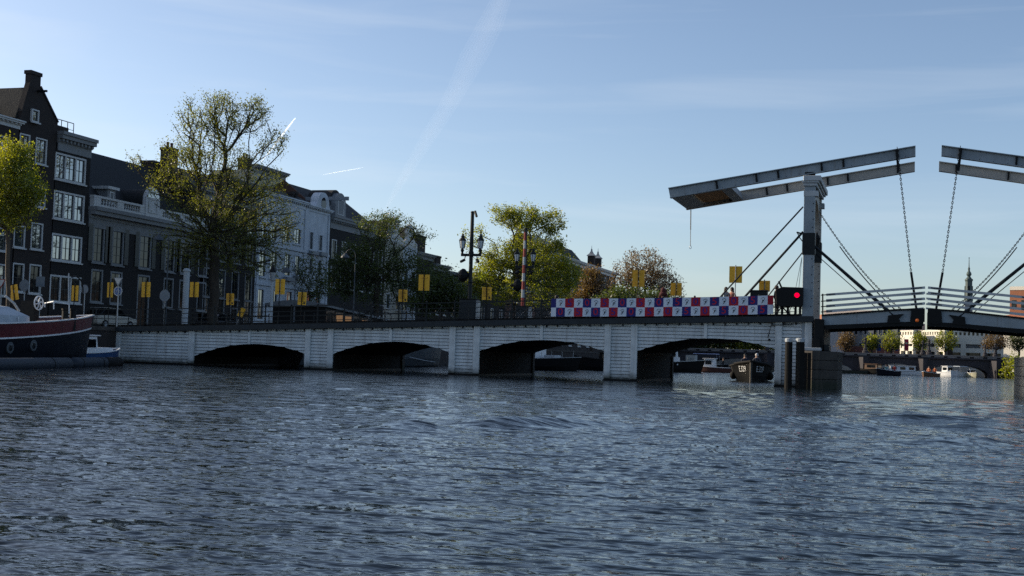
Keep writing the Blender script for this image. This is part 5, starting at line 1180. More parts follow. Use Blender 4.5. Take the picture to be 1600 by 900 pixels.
# red signal box
SG = thing('signal_box', 'black signal box with a glowing red light at the left gateway', 'signal light', (bu(1235, 470), -.2, ZC))
sx0, sx1 = bu(1212.5, 465), bu(1255.5, 465); s0, s1 = bz(1235, 479.5), bz(1235, 449)
MB().prism([(sx0+.05, s0+.1), (sx0+.25, s0), (sx1-.1, s0), (sx1, s0+.12), (sx1, s1-.02), (sx0+.35, s1), (sx0, s1-.15)], 'y', -.40, .25).build('housing', M_black, SG, bevel=.02)
lc = hit(1245.3, 461.3, y=-.41); MB().prism([(lc.x+.125*math.cos(2*math.pi*i/20), lc.z+.125*math.sin(2*math.pi*i/20)) for i in range(20)], 'y', -.47, -.405).build('red_lamp', mat('red_signal_glow', (.6,.0,.02), .5, 0, emit=((1,.0,.035), 1.25), spec=0), SG)
MB().tube([lc+Vector((.155*math.cos(2*math.pi*i/20), .0, .155*math.sin(2*math.pi*i/20))) for i in range(21)], .03, 6, cap=False).build('lamp_rim', M_dkst, SG)
for px in (1222, 1231, 1243, 1250): MB().box(bu(px, 488)-.06, bu(px, 488)+.06, -.06, .08, ZC, s0+.01).build('support_leg', M_black, SG)
MB().bar((bu(1221,449), -.05, s1), (bu(1217,440), -.05, bz(1217,439.5)), .09, .09).build('top_lever', M_black, SG)
MB().tube([(bu(1212,486),-.1,ZC+.02), (bu(1222,478),-.1,s0), (bu(1234,494),-.1,ZC+.05)], .05, 6).build('cable', M_black, SG)
CB = thing('planter_box', 'long dark box on the bridge behind the right end of the banner', 'box', (bu(1186, 458), 1.2, deck(bu(1186,458))))
a, b = hit(1172, 458, y=1.2), hit(1198.5, 458, y=1.2); zb_ = hit(1185, 455, y=1.2).z; MB().box(a.x, b.x, 1.2, 1.8, deck(a.x)-.06, zb_).build('body', M_dkst, CB, bevel=.02); MB().box(a.x-.04, b.x+.04, 1.16, 1.84, zb_+.002, zb_+.06).build('lid', M_coping, CB)
cm = MB().tube([hit(1200,528,y=-.14), hit(1201,523,y=-.14), hit(1205,508,y=-.14), hit(1240,507,y=-.14)], .025, 6).ball(hit(1202,531,y=-.15), .07, 8, 6).build('hanging_camera', M_black); tag(cm, 'small black lamp on a bent pipe fixed to the white bridge side', 'lamp')

# bicycles
def bicycle(px, v, lab, flip=1, m=None):
    c = hit(px, 495, y=v); z = deck(c.x)-.05; t = thing('bicycle', lab, 'bicycle', (c.x, v, z), 'bicycles against the bridge railing'); m = m or M_black; f = flip
    P = lambda x, zz, y=0: Vector((c.x+f*x, v+y, z+zz))
    for x in (-.53, .53):
        w_ = MB().tube([P(x+.34*math.cos(2*math.pi*i/20), .35+.34*math.sin(2*math.pi*i/20)) for i in range(21)], .022, 6, cap=False).build('wheel', M_black, t)
        for i in range(4): a_ = math.pi*i/4; MB().tube([P(x+.33*math.cos(a_), .35+.33*math.sin(a_)), P(x-.33*math.cos(a_), .35-.33*math.sin(a_))], .005, 4).build('spoke', M_galv, w_)
    MB().tube([P(-.53,.35), P(-.05,.32), P(.36,.86), P(-.2,.80), P(-.05,.32)], .018, 6).tube([P(-.53,.35), P(-.2,.80), P(-.24,.95)], .015, 6).tube([P(.53,.35), P(.40,.72), P(.34,1.02)], .017, 6).build('frame', m, t)
    MB().tube([P(.22,1.08,-.24), P(.34,1.04,-.1), P(.34,1.04,.1), P(.22,1.08,.24)], .014, 6).build('handlebar', M_galv, t); MB().ball(P(-.25,.98), .11, 8, 5, (1.2,.7,.45)).build('saddle', M_black, t)
    MB().box(min(P(-.75,.0).x,P(-.35,0).x), max(P(-.75,0).x,P(-.35,0).x), v-.06, v+.06, z+.72, z+.75).build('rack', M_black, t)
bicycle(799, .55, 'black bicycle leaning on the railing left of the dark cabinet by the striped pole'); bicycle(842, .6, 'black bicycle at the railing just left of the banner', -1); bicycle(590, .55, 'black bicycle on the railing under the dark fringed tree'); bicycle(1228, .7, 'bicycle in the shade under the red signal light', -1, M_dkst); bicycle(372, .6, 'bicycle at the railing by the small askew board', -1)

# people
def skin_body(name, verts, edges, rads, lvl=1):
    bm = bmesh.new(); lay = bm.verts.layers.skin.verify(); vv = []
    for p, r in zip(verts, rads):
        v = bm.verts.new(p); s = v[lay]; s.radius = (r, r) if not isinstance(r, tuple) else r; s.use_root = False; vv.append(v)
    vv[0][lay].use_root = True
    for a, b in edges: bm.edges.new((vv[a], vv[b]))
    me = bpy.data.meshes.new(name); bm.to_mesh(me); bm.free(); o = bpy.data.objects.new(name, me); COL.objects.link(o)
    o.modifiers.new('skin', 'SKIN'); s = o.modifiers.new('sub', 'SUBSURF'); s.levels = lvl
    bpy.context.view_layer.update(); m2 = bpy.data.meshes.new_from_object(o.evaluated_get(bpy.context.evaluated_depsgraph_get())); bpy.data.objects.remove(o); return m2
_st = [(0,0,.95),(0,0,1.12),(0,0,1.30),(0,0,1.44),(0,.01,1.54),(0,-.01,1.63),(0,0,1.70)]
def body(pose):
    v = list(_st); r = [(.15,.11),(.13,.10),(.17,.11),(.15,.09),.052,(.085,.10),.075]; e = [(0,1),(1,2),(2,3),(3,4),(4,5),(5,6)]
    for s in (-1, 1):
        if pose == 'stand': arm = [(s*.19,0,1.40),(s*.25,.03,1.12),(s*.24,-.08,.88),(s*.23,-.11,.79)]
        elif pose == 'sit': arm = [(s*.19,0,1.40),(s*.26,-.05,1.13),(s*.17,-.26,1.05),(s*.14,-.34,1.04)]
        n = len(v); v += arm; r += [.065,.048,.036,(.030,.045)]; e += [(3,n),(n,n+1),(n+1,n+2),(n+2,n+3)]
        n = len(v)
        if pose == 'stand': v += [(s*.09,0,.86),(s*.10,-.02,.48),(s*.10,.03,.09),(s*.11,-.13,.04)]
        else: v += [(s*.10,-.05,.90),(s*.12,-.46,.93),(s*.12,-.50,.50),(s*.12,-.62,.46)]
        r += [.095,.062,.045,(.045,.03)]; e += [(0,n),(n,n+1),(n+1,n+2),(n+2,n+3)]
    v.append((0,-.115,1.62)); r.append(.016); e.append((5,len(v)-1))
    return skin_body('person_body', v, e, r)
BODY = {p: body(p) for p in ('stand', 'sit')}
SKIN = mat('skin', (.42,.25,.18), .6, .05)
def person(label, loc, rz, top, legs, hair, pose='stand', hood=None, long=True, group='people'):
    t = thing('person', label, 'person', loc, group); t.rotation_euler = (0, 0, rz)
    me = BODY[pose].copy(); 
    for m in (SKIN, top, legs): me.materials.append(m)
    for p in me.polygons:
        c = p.center; p.material_index = 0 if c.z > 1.47 else (1 if (c.z > .96 and not (pose == 'sit' and c.y < -.14 and abs(c.x) < .3 and c.z < 1.0)) else 2)
        if pose == 'stand' and abs(c.x) > .17 and c.z < 1.0: p.material_index = 0 if c.z < .88 else 1
        p.use_smooth = True
    o = bpy.data.objects.new('body', me); COL.objects.link(o); o.parent = t
    if pose == 'sit': o.location.z = -.45
    hz = -.45 if pose == 'sit' else 0
    mb = MB().ball((0,.025,1.665), .112, 12, 8, (.95,1.08,1.12))
    if long: mb.ball((0,.075,1.55), .10, 10, 6, (1.05,.62,1.35))
    if hood: mb = MB().ball((0,.03,1.64), .15, 12, 8, (1,1.05,1.15)).ball((0,.06,1.46), .2, 10, 6, (1.1,.7,.7))
    for i, q in enumerate(mb.v): mb.v[i] = q+Vector((0,0,hz))+t.location
    h = mb.build('hood' if hood else 'hair', hood or hair, t, smooth=True, fix=False)
    return t
def cloth(n, c): return mat('cloth_'+n, c, .9, .2, 6)
HB, HD = mat('brown_hair', (.03,.018,.012), .7, .2, 8), mat('dark_hair', (.012,.010,.009), .7, .2, 8)
PG = 'people on the bridge'
def on_deck(px, v): q = hit(px, 480, y=v); return Vector((q.x, v, deck(q.x)-.06))
person('woman in a grey top on the bridge, left of two under the tall yellow sign', on_deck(1134, 1.6), .5, cloth('grey', (.25,.26,.28)), cloth('jeans', (.03,.04,.07)), HB, group=PG)
person('woman in a salmon top on the bridge, right of two under the tall yellow sign', on_deck(1143, 1.9), -.4, cloth('salmon', (.50,.22,.16)), cloth('black', (.01,.01,.012)), HD, group=PG)
person('walker in a dark red hooded coat behind the banner', on_deck(1036, 1.5), 3.0, cloth('maroon', (.07,.012,.014)), cloth('black', (.01,.01,.012)), HD, hood=cloth('maroon', (.07,.012,.014)), group=PG)
person('person in black standing against the left side of the red signal box', on_deck(1213.5, .9), 1.2, cloth('black', (.01,.01,.012)), cloth('black', (.01,.01,.012)), HB, long=False, group=PG)
person('person in dark clothes walking near the striped pole', on_deck(870, 6.0), 1.6, cloth('navy', (.02,.025,.05)), cloth('black', (.01,.01,.012)), HD, group=PG)

# street lamps, signs and posts on the quay
M_sgreyd = mat('dull_grey_post', (.07,.08,.09), .6, .2, 4, spec=.3)
def curl_lamp(pxb, pyt, pxl, pyl, d, lab):
    b = hit(pxb, 490, d=d); b.z = ZQ; t_ = hit(pxb, pyt, d=d); l = hit(pxl, pyl, d=d); t = thing('street_lamp', lab, 'street lamp', b, 'curled street lamps on the quay')
    top = Vector((b.x, b.y, t_.z)); MB().tube([b, b+Vector((0,0,1.2)), b.lerp(top, .6), top], [.09,.07,.045,.03], 8).build('pole', M_sgreyd, t)
    k = (b.x-l.x); pts = [top+Vector((-k*.5*(1-math.cos(a_)), 0, k*.62*math.sin(a_))) for a_ in [math.pi*i/10 for i in range(13)]]; pts.append(Vector((b.x-k, b.y, l.z+.3)))
    MB().tube(pts, .022, 6).build('curl', M_sgreyd, t); MB().lathe((b.x-k, b.y, l.z), [(.20,-.02),(.34,.0),(.30,.12),(.12,.28),(.05,.36)], 12).build('lamp_shade', M_sgreyd, t)
curl_lamp(258.5, 372, 241, 374, 84, 'curled grey street lamp before the shuttered mansion, left of the white column')
curl_lamp(459.5, 419, 443, 425, 88, 'curled grey street lamp before the pale blue house')
curl_lamp(552, 400, 535, 402, 96, 'curled street lamp among the dark fringed tree branches')
t = thing('street_column', 'thick white column with a small cap on the quay', 'column', Vector((hit(289, 490, d=83).x, hit(289, 490, d=83).y, ZQ))); c = hit(289, 490, d=83); zt = hit(289, 424, d=83).z
MB().lathe((c.x, c.y, 0), [(.20,ZQ),(.20,zt)], 14).build('shaft', M_pale, t); MB().lathe((c.x, c.y, 0), [(.25,zt+.002),(.25,zt+.10),(.14,zt+.2)], 14).build('cap', M_pale, t)
c = hit(423.5, 490, d=85); zt = hit(423.5, 440, d=85).z; t = thing('lantern_post', 'pale post with a black lantern in front of the pale blue house', 'lamp post', (c.x, c.y, ZQ))
MB().tube([(c.x,c.y,ZQ),(c.x,c.y,ZQ+.8),(c.x,c.y,zt)], [.13,.11,.09], 10).build('post', M_pale, t); L_ = MB().lathe((c.x,c.y,zt), [(.10,.002),(.13,.1),(.21,.62),(.05,.64)], 6).build('lantern', M_galv, t); MB().lathe((c.x,c.y,zt), [(.25,.642),(.22,.75),(.10,.95),(.05,1.15),(.02,1.3)], 8).build('cap', M_black, L_)
def road_sign(px, py, r, d, shape, col, lab, rim=None, mark=None):
    c = hit(px, py, d=d); t = thing('road_sign', lab, 'road sign', (c.x, c.y, ZQ), 'road signs on the quay'); k = d/FPX*r
    n = {'round': 20, 'oct': 8, 'tri': 3, 'rect': 4}[shape]; off = {'round': 0, 'oct': math.pi/8, 'tri': -math.pi/2, 'rect': math.pi/4}[shape]
    pl = lambda kk: [(c.x+kk*math.cos(off+2*math.pi*i/n), c.z+kk*math.sin(off+2*math.pi*i/n)) for i in range(n)]
    p = MB().prism(pl(k), 'y', c.y-.02, c.y+.01).build('plate', rim or col, t)
    if rim: MB().prism(pl(k*.78), 'y', c.y-.032, c.y-.021).build('face', col, p)
    if mark: mark(c, k, p)
    MB().tube([(c.x, c.y+.05, ZQ), (c.x, c.y+.05, c.z+k)], .035, 6).build('post', M_galv, t)
M_sblue = mat('blue_sign', (.02,.09,.32), .4, 0); M_sgrey = mat('grey_sign_back', (.20,.23,.26), .5, .1, 3)
def bike_mark(c, k, p):
    for x in (-.4, .4): MB().tube([(c.x+k*x+k*.22*math.cos(2*math.pi*i/10), c.y-.04, c.z-k*.1+k*.22*math.sin(2*math.pi*i/10)) for i in range(11)], k*.06, 4, cap=False).build('symbol_wheel', M_trimw, p)
    MB().tube([(c.x-k*.4,c.y-.04,c.z-k*.1),(c.x-k*.1,c.y-.04,c.z+k*.28),(c.x+k*.25,c.y-.04,c.z+k*.25),(c.x+k*.4,c.y-.04,c.z-k*.1)], k*.06, 4).build('symbol_frame', M_trimw, p)
road_sign(184.5, 455, 7.6, 77.5, 'round', M_sblue, 'round blue cycle sign at the left end of the bridge', M_trimw, bike_mark)
road_sign(185, 438.5, 9.5, 77.4, 'tri', M_trimw, 'white downward triangle sign above the round blue sign', M_sgrey)
road_sign(257.5, 462, 9.5, 82, 'oct', M_sgrey, 'grey back of an eight sided sign below the curled lamp')
road_sign(38, 446, 9.5, 82, 'oct', M_sgrey, 'grey back of an eight sided sign before the gabled house')
road_sign(63, 440, 11, 83, 'rect', M_sgrey, 'grey blue square sign back before the gabled house')
road_sign(2, 441, 9.5, 80, 'tri', M_trimw, 'white red rimmed triangle sign at the left picture edge', M_rs)
road_sign(132, 452, 7, 81, 'round', M_sgrey, 'round grey sign back behind the barge bow')
# parked cars behind the railing
def car(px, d, col, lab, ang=1.45):
    c = hit(px, 497, d=d); t = thing('parked_car', lab, 'car', (0,0,0), 'cars parked along the quay'); L_, W_ = 4.1, 1.7
    def loft(prof, w0, w1): pass
    body = [(-2.05,.28),(2.0,.28),(2.07,.55),(1.95,.78),(1.05,.92),(-1.0,.95),(-2.0,.90),(-2.08,.6)]
    MB().prism(body, 'y', -W_/2, W_/2).build('body', col, t, bevel=.05)
    MB().prism([(1.05,.922),(.45,1.42),(-1.1,1.46),(-1.75,.93)], 'y', -W_/2+.12, W_/2-.12).build('cabin', M_glassd, t, bevel=.04)
    MB().prism([(.42,1.425),(-1.12,1.465),(-1.1,1.5),(.38,1.46)], 'y', -W_/2+.1, W_/2-.1).build('roof', col, t)
    for x in (-1.3, 1.3):
        for y in (-W_/2-.02, W_/2-.18):
            wv = MB().prism([(x+.31*math.cos(2*math.pi*i/16), .31+.31*math.sin(2*math.pi*i/16)) for i in range(16)], 'y', y, y+.2).build('wheel', M_black, t); MB().prism([(x+.19*math.cos(2*math.pi*i/12), .31+.19*math.sin(2*math.pi*i/12)) for i in range(12)], 'y', y-.012 if y < 0 else y+.201, y-.001 if y < 0 else y+.212).build('rim', M_galv, wv)
    for y in (-.6, .6): MB().ball((2.03, y, .66), .1, 8, 6, (.5,1.4,.8)).build('headlight', M_pale, t)
    t.location = (c.x, c.y, ZQ); t.rotation_euler = (0, 0, ang)
car(608, 108, M_pale, 'pale grey parked car behind the railing, right of the houseboat'); car(655, 122, mat('dark_blue_car_paint', (.02,.03,.06), .3, .05), 'dark blue parked car behind the railing below the tall double sign'); car(170, 92, M_stucco2, 'beige parked car before the black mansion, left end'); car(345, 99, mat('black_car_paint', (.012,.012,.014), .3, .05), 'black parked car by the trunk of the big bare tree')

# ------------------------------------------------------------------ boats
M_navy = mat('navy_hull', (.004,.0065,.012), .55, .25, 1.2, .1, 6, spec=.15); M_maroon = mat('maroon_band', (.10,.012,.016), .45, .3, 1.3, .1, 6); M_canvas = mat('grey_canvas_cover', (.40,.44,.48), .8, .15, 1.5, .3, 5)
M_bwhite = mat('white_boat_paint', (.68,.69,.70), .4, .1, 2)
class Hull:
    def __init__(s, pos, head, L, B, fb, bow=.5, p=2.4, stern=.85, draft=.4, rake=.05, flare=.16):
        s.pos, s.h, s.L, s.B, s.fb, s.bow, s.p, s.st, s.dr, s.rk, s.fl = Vector((pos[0], pos[1], 0)), head, L, B, fb, bow, p, stern, draft, rake, flare
    def w(s, t): 
        if t > .55: return max(0.0, 1-((t-.55)/.45)**s.p)
        return s.st+(1-s.st)*min(1, t/.35) if t < .35 else 1.0
    def top(s, t): return s.fb*(1+s.bow*max(0, (t-.3)/.7)**2+.10*max(0, (.3-t)/.3)**2)
    def P(s, t, z, side, off=0):
        """point of the hull: t stern to bow, z height, side -1/+1"""
        f = max(0, min(1, (z+s.dr)/(s.top(t)+s.dr))); half = s.B/2*s.w(t)*((1-s.fl)+s.fl*f)*(1-.5*max(0, 1-f*2.2)**2)+off
        x = s.L*(t-.5)+s.rk*s.L*f*max(0, (t-.5)*2)
        return s.pos+Vector((x*math.cos(s.h)-side*half*math.sin(s.h), x*math.sin(s.h)+side*half*math.cos(s.h), z))
    def local(s, x, y, z): return s.pos+Vector((x*math.cos(s.h)-y*math.sin(s.h), x*math.sin(s.h)+y*math.cos(s.h), z))
    def T(s): return [i/14*.6 for i in range(14)]+[.6+.4*(1-(1-i/12)**1.7) for i in range(13)]
    def shell(s, parent, m, z0f, z1f, name='hull', rows=4, cap=True):
        mb = MB(); rings = []
        for t in s.T():
            zt = s.top(t); zs = [(-s.dr if z0f is None else z0f(zt))+((z1f(zt))-(-s.dr if z0f is None else z0f(zt)))*i/rows for i in range(rows+1)]
            rings.append([s.P(t, z, -1) for z in reversed(zs)]+[s.P(t, z, 1) for z in zs])
        mb.loft(rings, cap=False, close=False); n = len(rings[0]); mb.add(rings[0], [tuple(range(n))])
        return mb.build(name, m, parent, smooth=False)
    def rail(s, parent, m, zoff, w_, h_, name, out=.02, t0=0):
        for sd in (-1, 1):
            rings = []
            for t in s.T():
                if t < t0: continue
                z = s.top(t)+zoff; rings.append([s.P(t, z, sd, out), s.P(t, z, sd, out-w_), s.P(t, z, sd, out-w_)+Vector((0,0,h_)), s.P(t, z, sd, out)+Vector((0,0,h_))])
            MB().loft(rings).build(name, m, parent)
    def deckp(s, parent, m, zoff, name='deck'):
        mb = MB(); rings = [[s.P(t, s.top(t)+zoff, -1, -.03), s.P(t, s.top(t)+zoff, 1, -.03)] for t in s.T()]; vs = [p for r in rings for p in r]
        mb.add(vs, [(2*i, 2*i+1, 2*i+3, 2*i+2) for i in range(len(rings)-1)]); return mb.build(name, m, parent)
    def lbox(s, name, m, parent, x0, x1, y0, y1, z0, z1, tap=0, bevel=.03):
        vs = [s.local(x, y, z0) for x, y in ((x0,y0),(x1,y0),(x1,y1),(x0,y1))]+[s.local(x, y, z1) for x, y in ((x0+tap,y0+tap),(x1-tap*2,y0+tap),(x1-tap*2,y1-tap),(x0+tap,y1-tap))]
        return MB().add(vs, [(0,3,2,1),(4,5,6,7),(0,1,5,4),(1,2,6,5),(2,3,7,6),(3,0,4,7)]).build(name, m, parent, bevel=bevel)
# barge at the left
bp = hit(141, 482, x=-7.9); Lb = 30.0
HB_ = Hull((-7.9, bp.y-.5-Lb/2+.15), math.pi/2, Lb, 4.9, 1.62, .62, 3.2, .8, .6, .02, .2)
BG = thing('barge', 'old barge with maroon band and navy hull moored at the left edge', 'barge', (-7.9, bp.y-Lb/2, 0), 'moored boats')
HB_.shell(BG, M_navy, None, lambda z: z-.66, 'hull'); HB_.shell(BG, M_maroon, lambda z: z-.655, lambda z: z, 'bulwark', 2)
HB_.rail(BG, M_bwhite, -.70, .05, .07, 'white_rub_strip', .045); HB_.rail(BG, M_bwhite, 0.0, .16, .06, 'cap_rail', .05); HB_.deckp(BG, mat('grey_deck_paint', (.22,.25,.28), .6, .2, 1.2), -.5)
zh = hit(30, 480, x=-7.4).z
cvr = MB(); ys = [bp.y-22, bp.y-7.2]; prof = [(-2.0,1.35),(-1.9,zh-.45),(-1.0,zh-.03),(0,zh+.05),(1.0,zh-.03),(1.9,zh-.45),(2.0,1.35)]
cvr.loft([[Vector((-7.9+a, y, z-(0 if i else 0))) for a, z in prof] for i, y in enumerate((ys[0], ys[0]+5, ys[1]-.5))]+[[Vector((-7.9+a*.95, ys[1], min(z, zh-.35))) for a, z in prof]]).build('hatch_cover', M_canvas, BG)
for y in [bp.y-21+1.6*i for i in range(9)]: MB().bar((-5.88, y, 1.5), (-5.93, y, zh-.5), .04, .05).build('cover_batten', M_bwhite, BG)
for px, py in ((20, 543.5), (59, 540), (-22, 546)):
    q = hit(px, py, x=-5.45); ts = (q.y-(HB_.pos.y))/Lb+.5; c = HB_.P(ts, q.z, -1, .0)
    pt = MB().loft([[Vector((c.x+o, c.y+.24*r*math.cos(2*math.pi*i/16), c.z+.27*r*math.sin(2*math.pi*i/16))) for i in range(16)] for o, r in ((-.15,1),(.05,1),(.06,.8))]).build('porthole', M_sgreyd, BG); MB().ball((c.x+.03, c.y, c.z), .2, 12, 6, (.25,1,1.1)).build('glass', M_glassd, pt)
wq = hit(60.5, 473.5, x=-7.6); whl = MB().tube([wq+Vector((0, .33*math.cos(2*math.pi*i/20), .33*math.sin(2*math.pi*i/20))) for i in range(21)], .035, 6, cap=False)
for k in range(6):
    a_ = 2*math.pi*k/6; whl.tube([wq, wq+Vector((0, .2*math.cos(a_+.35), .2*math.sin(a_+.35))), wq+Vector((0, .33*math.cos(a_), .33*math.sin(a_)))], .03, 5)
whl.build('windlass_wheel', M_bwhite, BG)
MB().box(wq.x-.9, wq.x-.1, wq.y-.2, wq.y+.2, 2.0, wq.z+.1).build('windlass', M_black, BG)
def zdeck(y): return HB_.top((y-HB_.pos.y)/Lb+.5)-.5
for px in (102, 114):
    q = hit(px, 490, x=-6.6); MB().lathe((q.x, q.y, 0), [(.17,zdeck(q.y)-.1),(.17,hit(px,485,x=-6.6).z),(.2,hit(px,485,x=-6.6).z+.01),(.2,hit(px,484,x=-6.6).z+.06)], 10).build('bollard', M_black, BG)
rl = None
for x_, pts in ((-6.2, ((84,470.5),(84,483)),), (-6.2, ((108,475),(108,490)),), (-7.2, ((70,473),(70,480)),)): MB().tube([hit(*p, x=x_) for p in pts], .03, 6).build('rail_post', M_bwhite, BG)
MB().tube([hit(70,474,x=-7.2), hit(84,471,x=-6.2), hit(108,475.5,x=-6.2)], .03, 6).build('deck_rail', M_bwhite, BG)
MB().tube([hit(129.5,488,x=-7.9), hit(129.5,450,x=-7.9), hit(127,438,x=-7.9), hit(119,431,x=-7.9), hit(112,433,x=-7.9)], .04, 6).build('davit', M_black, BG)
MB().tube([hit(107,475,x=-7.9), hit(107.3,432,x=-7.9), hit(107.5,427,x=-7.9)], .035, 6).build('flag_staff', M_pale, BG)
MB().tube([hit(8,462,x=-8.2), hit(22,474,x=-7.9), hit(30,486,x=-7.9)], .06, 6).build('boom', M_pale, BG)
FR = thing('fender_hook', 'curved white anchor guard under the bow of the barge', 'anchor', hit(122, 514, x=-7.4)); MB().tube([hit(118,517.5,x=-7.0), hit(124,515,x=-7.2), hit(127.5,508,x=-7.4)], .05, 6).build('guard', M_pale, FR)
# floating fender tubes
def pont(x0, x1, lab, m=M_navy):
    y0 = 577-(x0/187)*5.5; y1 = 577-(x1/187)*5.5; a, b = hit(x0, y0, z=0), hit(x1, y1, z=0); t = thing('floating_fender', lab, 'float', ((a.x+b.x)/2, (a.y+b.y)/2, 0), 'long floating fenders at the barge'); d_ = (b-a).normalized(); u_ = Vector((0,0,.16))
    MB().tube([a+u_, a+d_*.10+u_, a+d_*.35+u_, b-d_*.35+u_, b-d_*.10+u_, b+u_], [.10,.24,.31,.31,.24,.10], 14).build('tube', m, t, smooth=True)
    for s in (.2, .8): q = a.lerp(b, s)+u_; MB().tube([q-d_*.05, q+d_*.05], .325, 14).build('strap', M_black, t)
M_float = mat('blue_grey_rubber', (.016,.024,.036), .6, .25, 1.5, spec=.3)
pont(-90, 108, 'long dark blue floating tube along the barge hull', M_float); pont(111, 164, 'short dark blue floating tube ahead of the barge bow', M_float); pont(161, 187, 'last black float before the white bridge', M_tar)

def motor_boat(name, label, pos, head, L, B, fb, hm, cab=None, group='moored boats', strip=M_bwhite, cat='boat', bow=.5, deckm=None):
    h = Hull(pos, head, L, B, fb, bow); t = thing(name, label, cat, (pos[0], pos[1], 0), group); h.shell(t, hm, None, lambda z: z); h.rail(t, strip, -.01, .10, .05, 'gunwale', .04); h.deckp(t, deckm or mat('pale_deck', (.34,.34,.33), .7, .2, 2), -.18)
    if cab:
        for (x0, x1, w_, z1, m, kind) in cab:
            z0 = h.top(.5)-.2; c = h.lbox('cabin' if kind != 'canopy' else 'canopy', m, t, x0*L, x1*L, -w_*B, w_*B, z0 if kind != 'canopy' else z1-.12, z1, .06)
            if kind == 'win':
                n = max(1, int((x1-x0)*L/1.3)); zz = (z0+.45*(z1-z0), z1-.15*(z1-z0))
                for i in range(n):
                    a, b = x0*L+(x1-x0)*L*(i+.2)/n, x0*L+(x1-x0)*L*(i+.8)/n
                    for sd in (-1, 1): h.lbox('window', M_glassd, c, a, b, sd*w_*B-(.015 if sd > 0 else .015), sd*w_*B+.015, *zz, bevel=0)
                h.lbox('windscreen', M_glassd, c, x1*L-.12, x1*L+.012, -w_*B*.75, w_*B*.75, *zz, bevel=0)
                h.lbox('cabin_roof', m, c, x0*L-.1, x1*L+.05, -w_*B-.06, w_*B+.06, z1+.002, z1+.07, bevel=.02)
            if kind == 'canopy':
                for x in (x0, x1):
                    for sd in (-1, 1): MB().tube([h.local(x*L, sd*w_*B*.92, z0), h.local(x*L, sd*w_*B*.92, z1-.1)], .025, 5).build('canopy_post', M_galv, t)
    return h, t
p = hit(146, 557, z=0); p = Vector((-8.6, -7.6, 0)); pw = hit(150, 548, x=-8.6)
motor_boat('cabin_boat', 'small white and blue cabin boat between the barge bow and the bridge', (-9.3, pw.y-.4), math.pi/2-.12, 5.6, 2.1, .62, mat('bright_blue_hull', (.02,.06,.16), .4, .15, 2), [(-.12,.12,.33,1.55,M_bwhite,'win'),(.12,.36,.30,.95,M_bwhite,'plain')])
# houseboat behind the bridge
HBT = thing('houseboat', 'long dark houseboat with curved grey roof and warm lit windows behind the railing', 'houseboat', (-8.3, 26, 0), 'moored boats')
hz_ = Hull((-9.0, 28.5), math.pi/2, 33, 5.2, 1.75, .25, 3, .9, .5, .01, .1); hz_.shell(HBT, mat('slate_blue_hull', (.035,.045,.055), .5, .25, .8), None, lambda z: z); hz_.rail(HBT, M_tar, -.02, .12, .10, 'gunwale', .04); hz_.deckp(HBT, M_asph, -.05)
x1_, x0_ = -6.75, -11.2; y0_, y1_ = hit(508, 490, x=x1_).y, hit(600, 494, x=x1_).y
zr0, zr1 = hit(480, 465.5, y=y0_).z, hit(598, 489, x=x1_).z
MB().loft([[Vector(q) for q in ((x0_,y,1.71),(x1_,y,1.71),(x1_,y,z-.45),(x0_,y,z-.45))] for y, z in ((y0_,zr0),(y1_,zr1))]).build('cabin', M_black, HBT)
def roofring(y, z): return [Vector((x0_-.25+(x1_-x0_+.5)*i/10, y, z-.45+.45*math.sin(math.pi*(.12+.76*i/10))-.18)) for i in range(11)]+[Vector((x1_+.25, y, z-.62)), Vector((x0_-.25, y, z-.62))]
MB().loft([roofring(y0_-.35+(y1_+.7-y0_)*k/6, zr0+(zr1-zr0)*k/6) for k in range(7)]).build('roof', mat('grey_roof_felt', (.13,.14,.15), .7, .2, 1.5), HBT)
M_warm = mat('warm_lit_interior', (.35,.18,.07), .7, .5, 1.6, emit=((1,.50,.2), .10))
M_hwood = mat('varnished_wood', (.12,.06,.028), .5, .35, 2, streak=(4,1,1))
for i in range(7):
    f0, f1 = (i+.08)/7, (i+.92)/7; a, b = y0_+(y1_-y0_)*f0, y0_+(y1_-y0_)*f1; zc = zr0+(zr1-zr0)*(f0+f1)/2
    wv = MB().box(x1_+.002, x1_+.06, a, b, 2.0, zc-.8).build('window', M_hwood, HBT); MB().box(x1_+.061, x1_+.075, a+.12, b-.12, 2.2, zc-.95).build('pane', M_warm if i in (1,2,4) else M_glassd, wv)
MB().box(x0_+.2, x1_-.1, y0_-.12, y0_-.02, 1.72, 2.1).build('bench', M_canvas, HBT)
MB().tube([hit(640,558,x=-6.3), hit(662,563,x=-6.3), hit(680,566,x=-6.3)], .03, 5).build('mooring_chain', M_galv, HBT)
# boats seen through the arches
q = hit(872, 579.5, z=0); h, t = motor_boat('houseboat', 'white cabin houseboat on a dark hull seen through the third arch', (hit(904,579,y=q.y+2).x-5.6, q.y+2.0), -.12, 11, 3.6, .92, M_black, [(-.42,.06,.40,2.75,M_bwhite,'win')], cat='houseboat', strip=M_galv, bow=.35)
h.lbox('wheelhouse', M_bwhite, t, .8, 2.2, -1.2, 1.2, .9, 2.3); h.lbox('door', M_hwood, t, .8, 1.4, -1.22, -1.19, 1.0, 2.1); h.lbox('deck_box', M_pale, t, 2.8, 3.8, -.8, .8, 1.0, 1.35)
for k in range(4): MB().tube([h.P(.74+.07*k, h.top(.74+.07*k), -1), h.P(.74+.07*k, h.top(.74+.07*k)+.6, -1)], .02, 5).build('rail_post', M_galv, t)
q = hit(926, 579, z=0); h, t = motor_boat('cruiser', 'black hulled cruiser with a raised bow seen at the right of the third arch', (q.x+1.5, q.y+3), .1+math.pi, 7.5, 2.8, .95, M_black, [(-.3,.2,.36,1.75,M_tar,'win')], strip=M_tar)
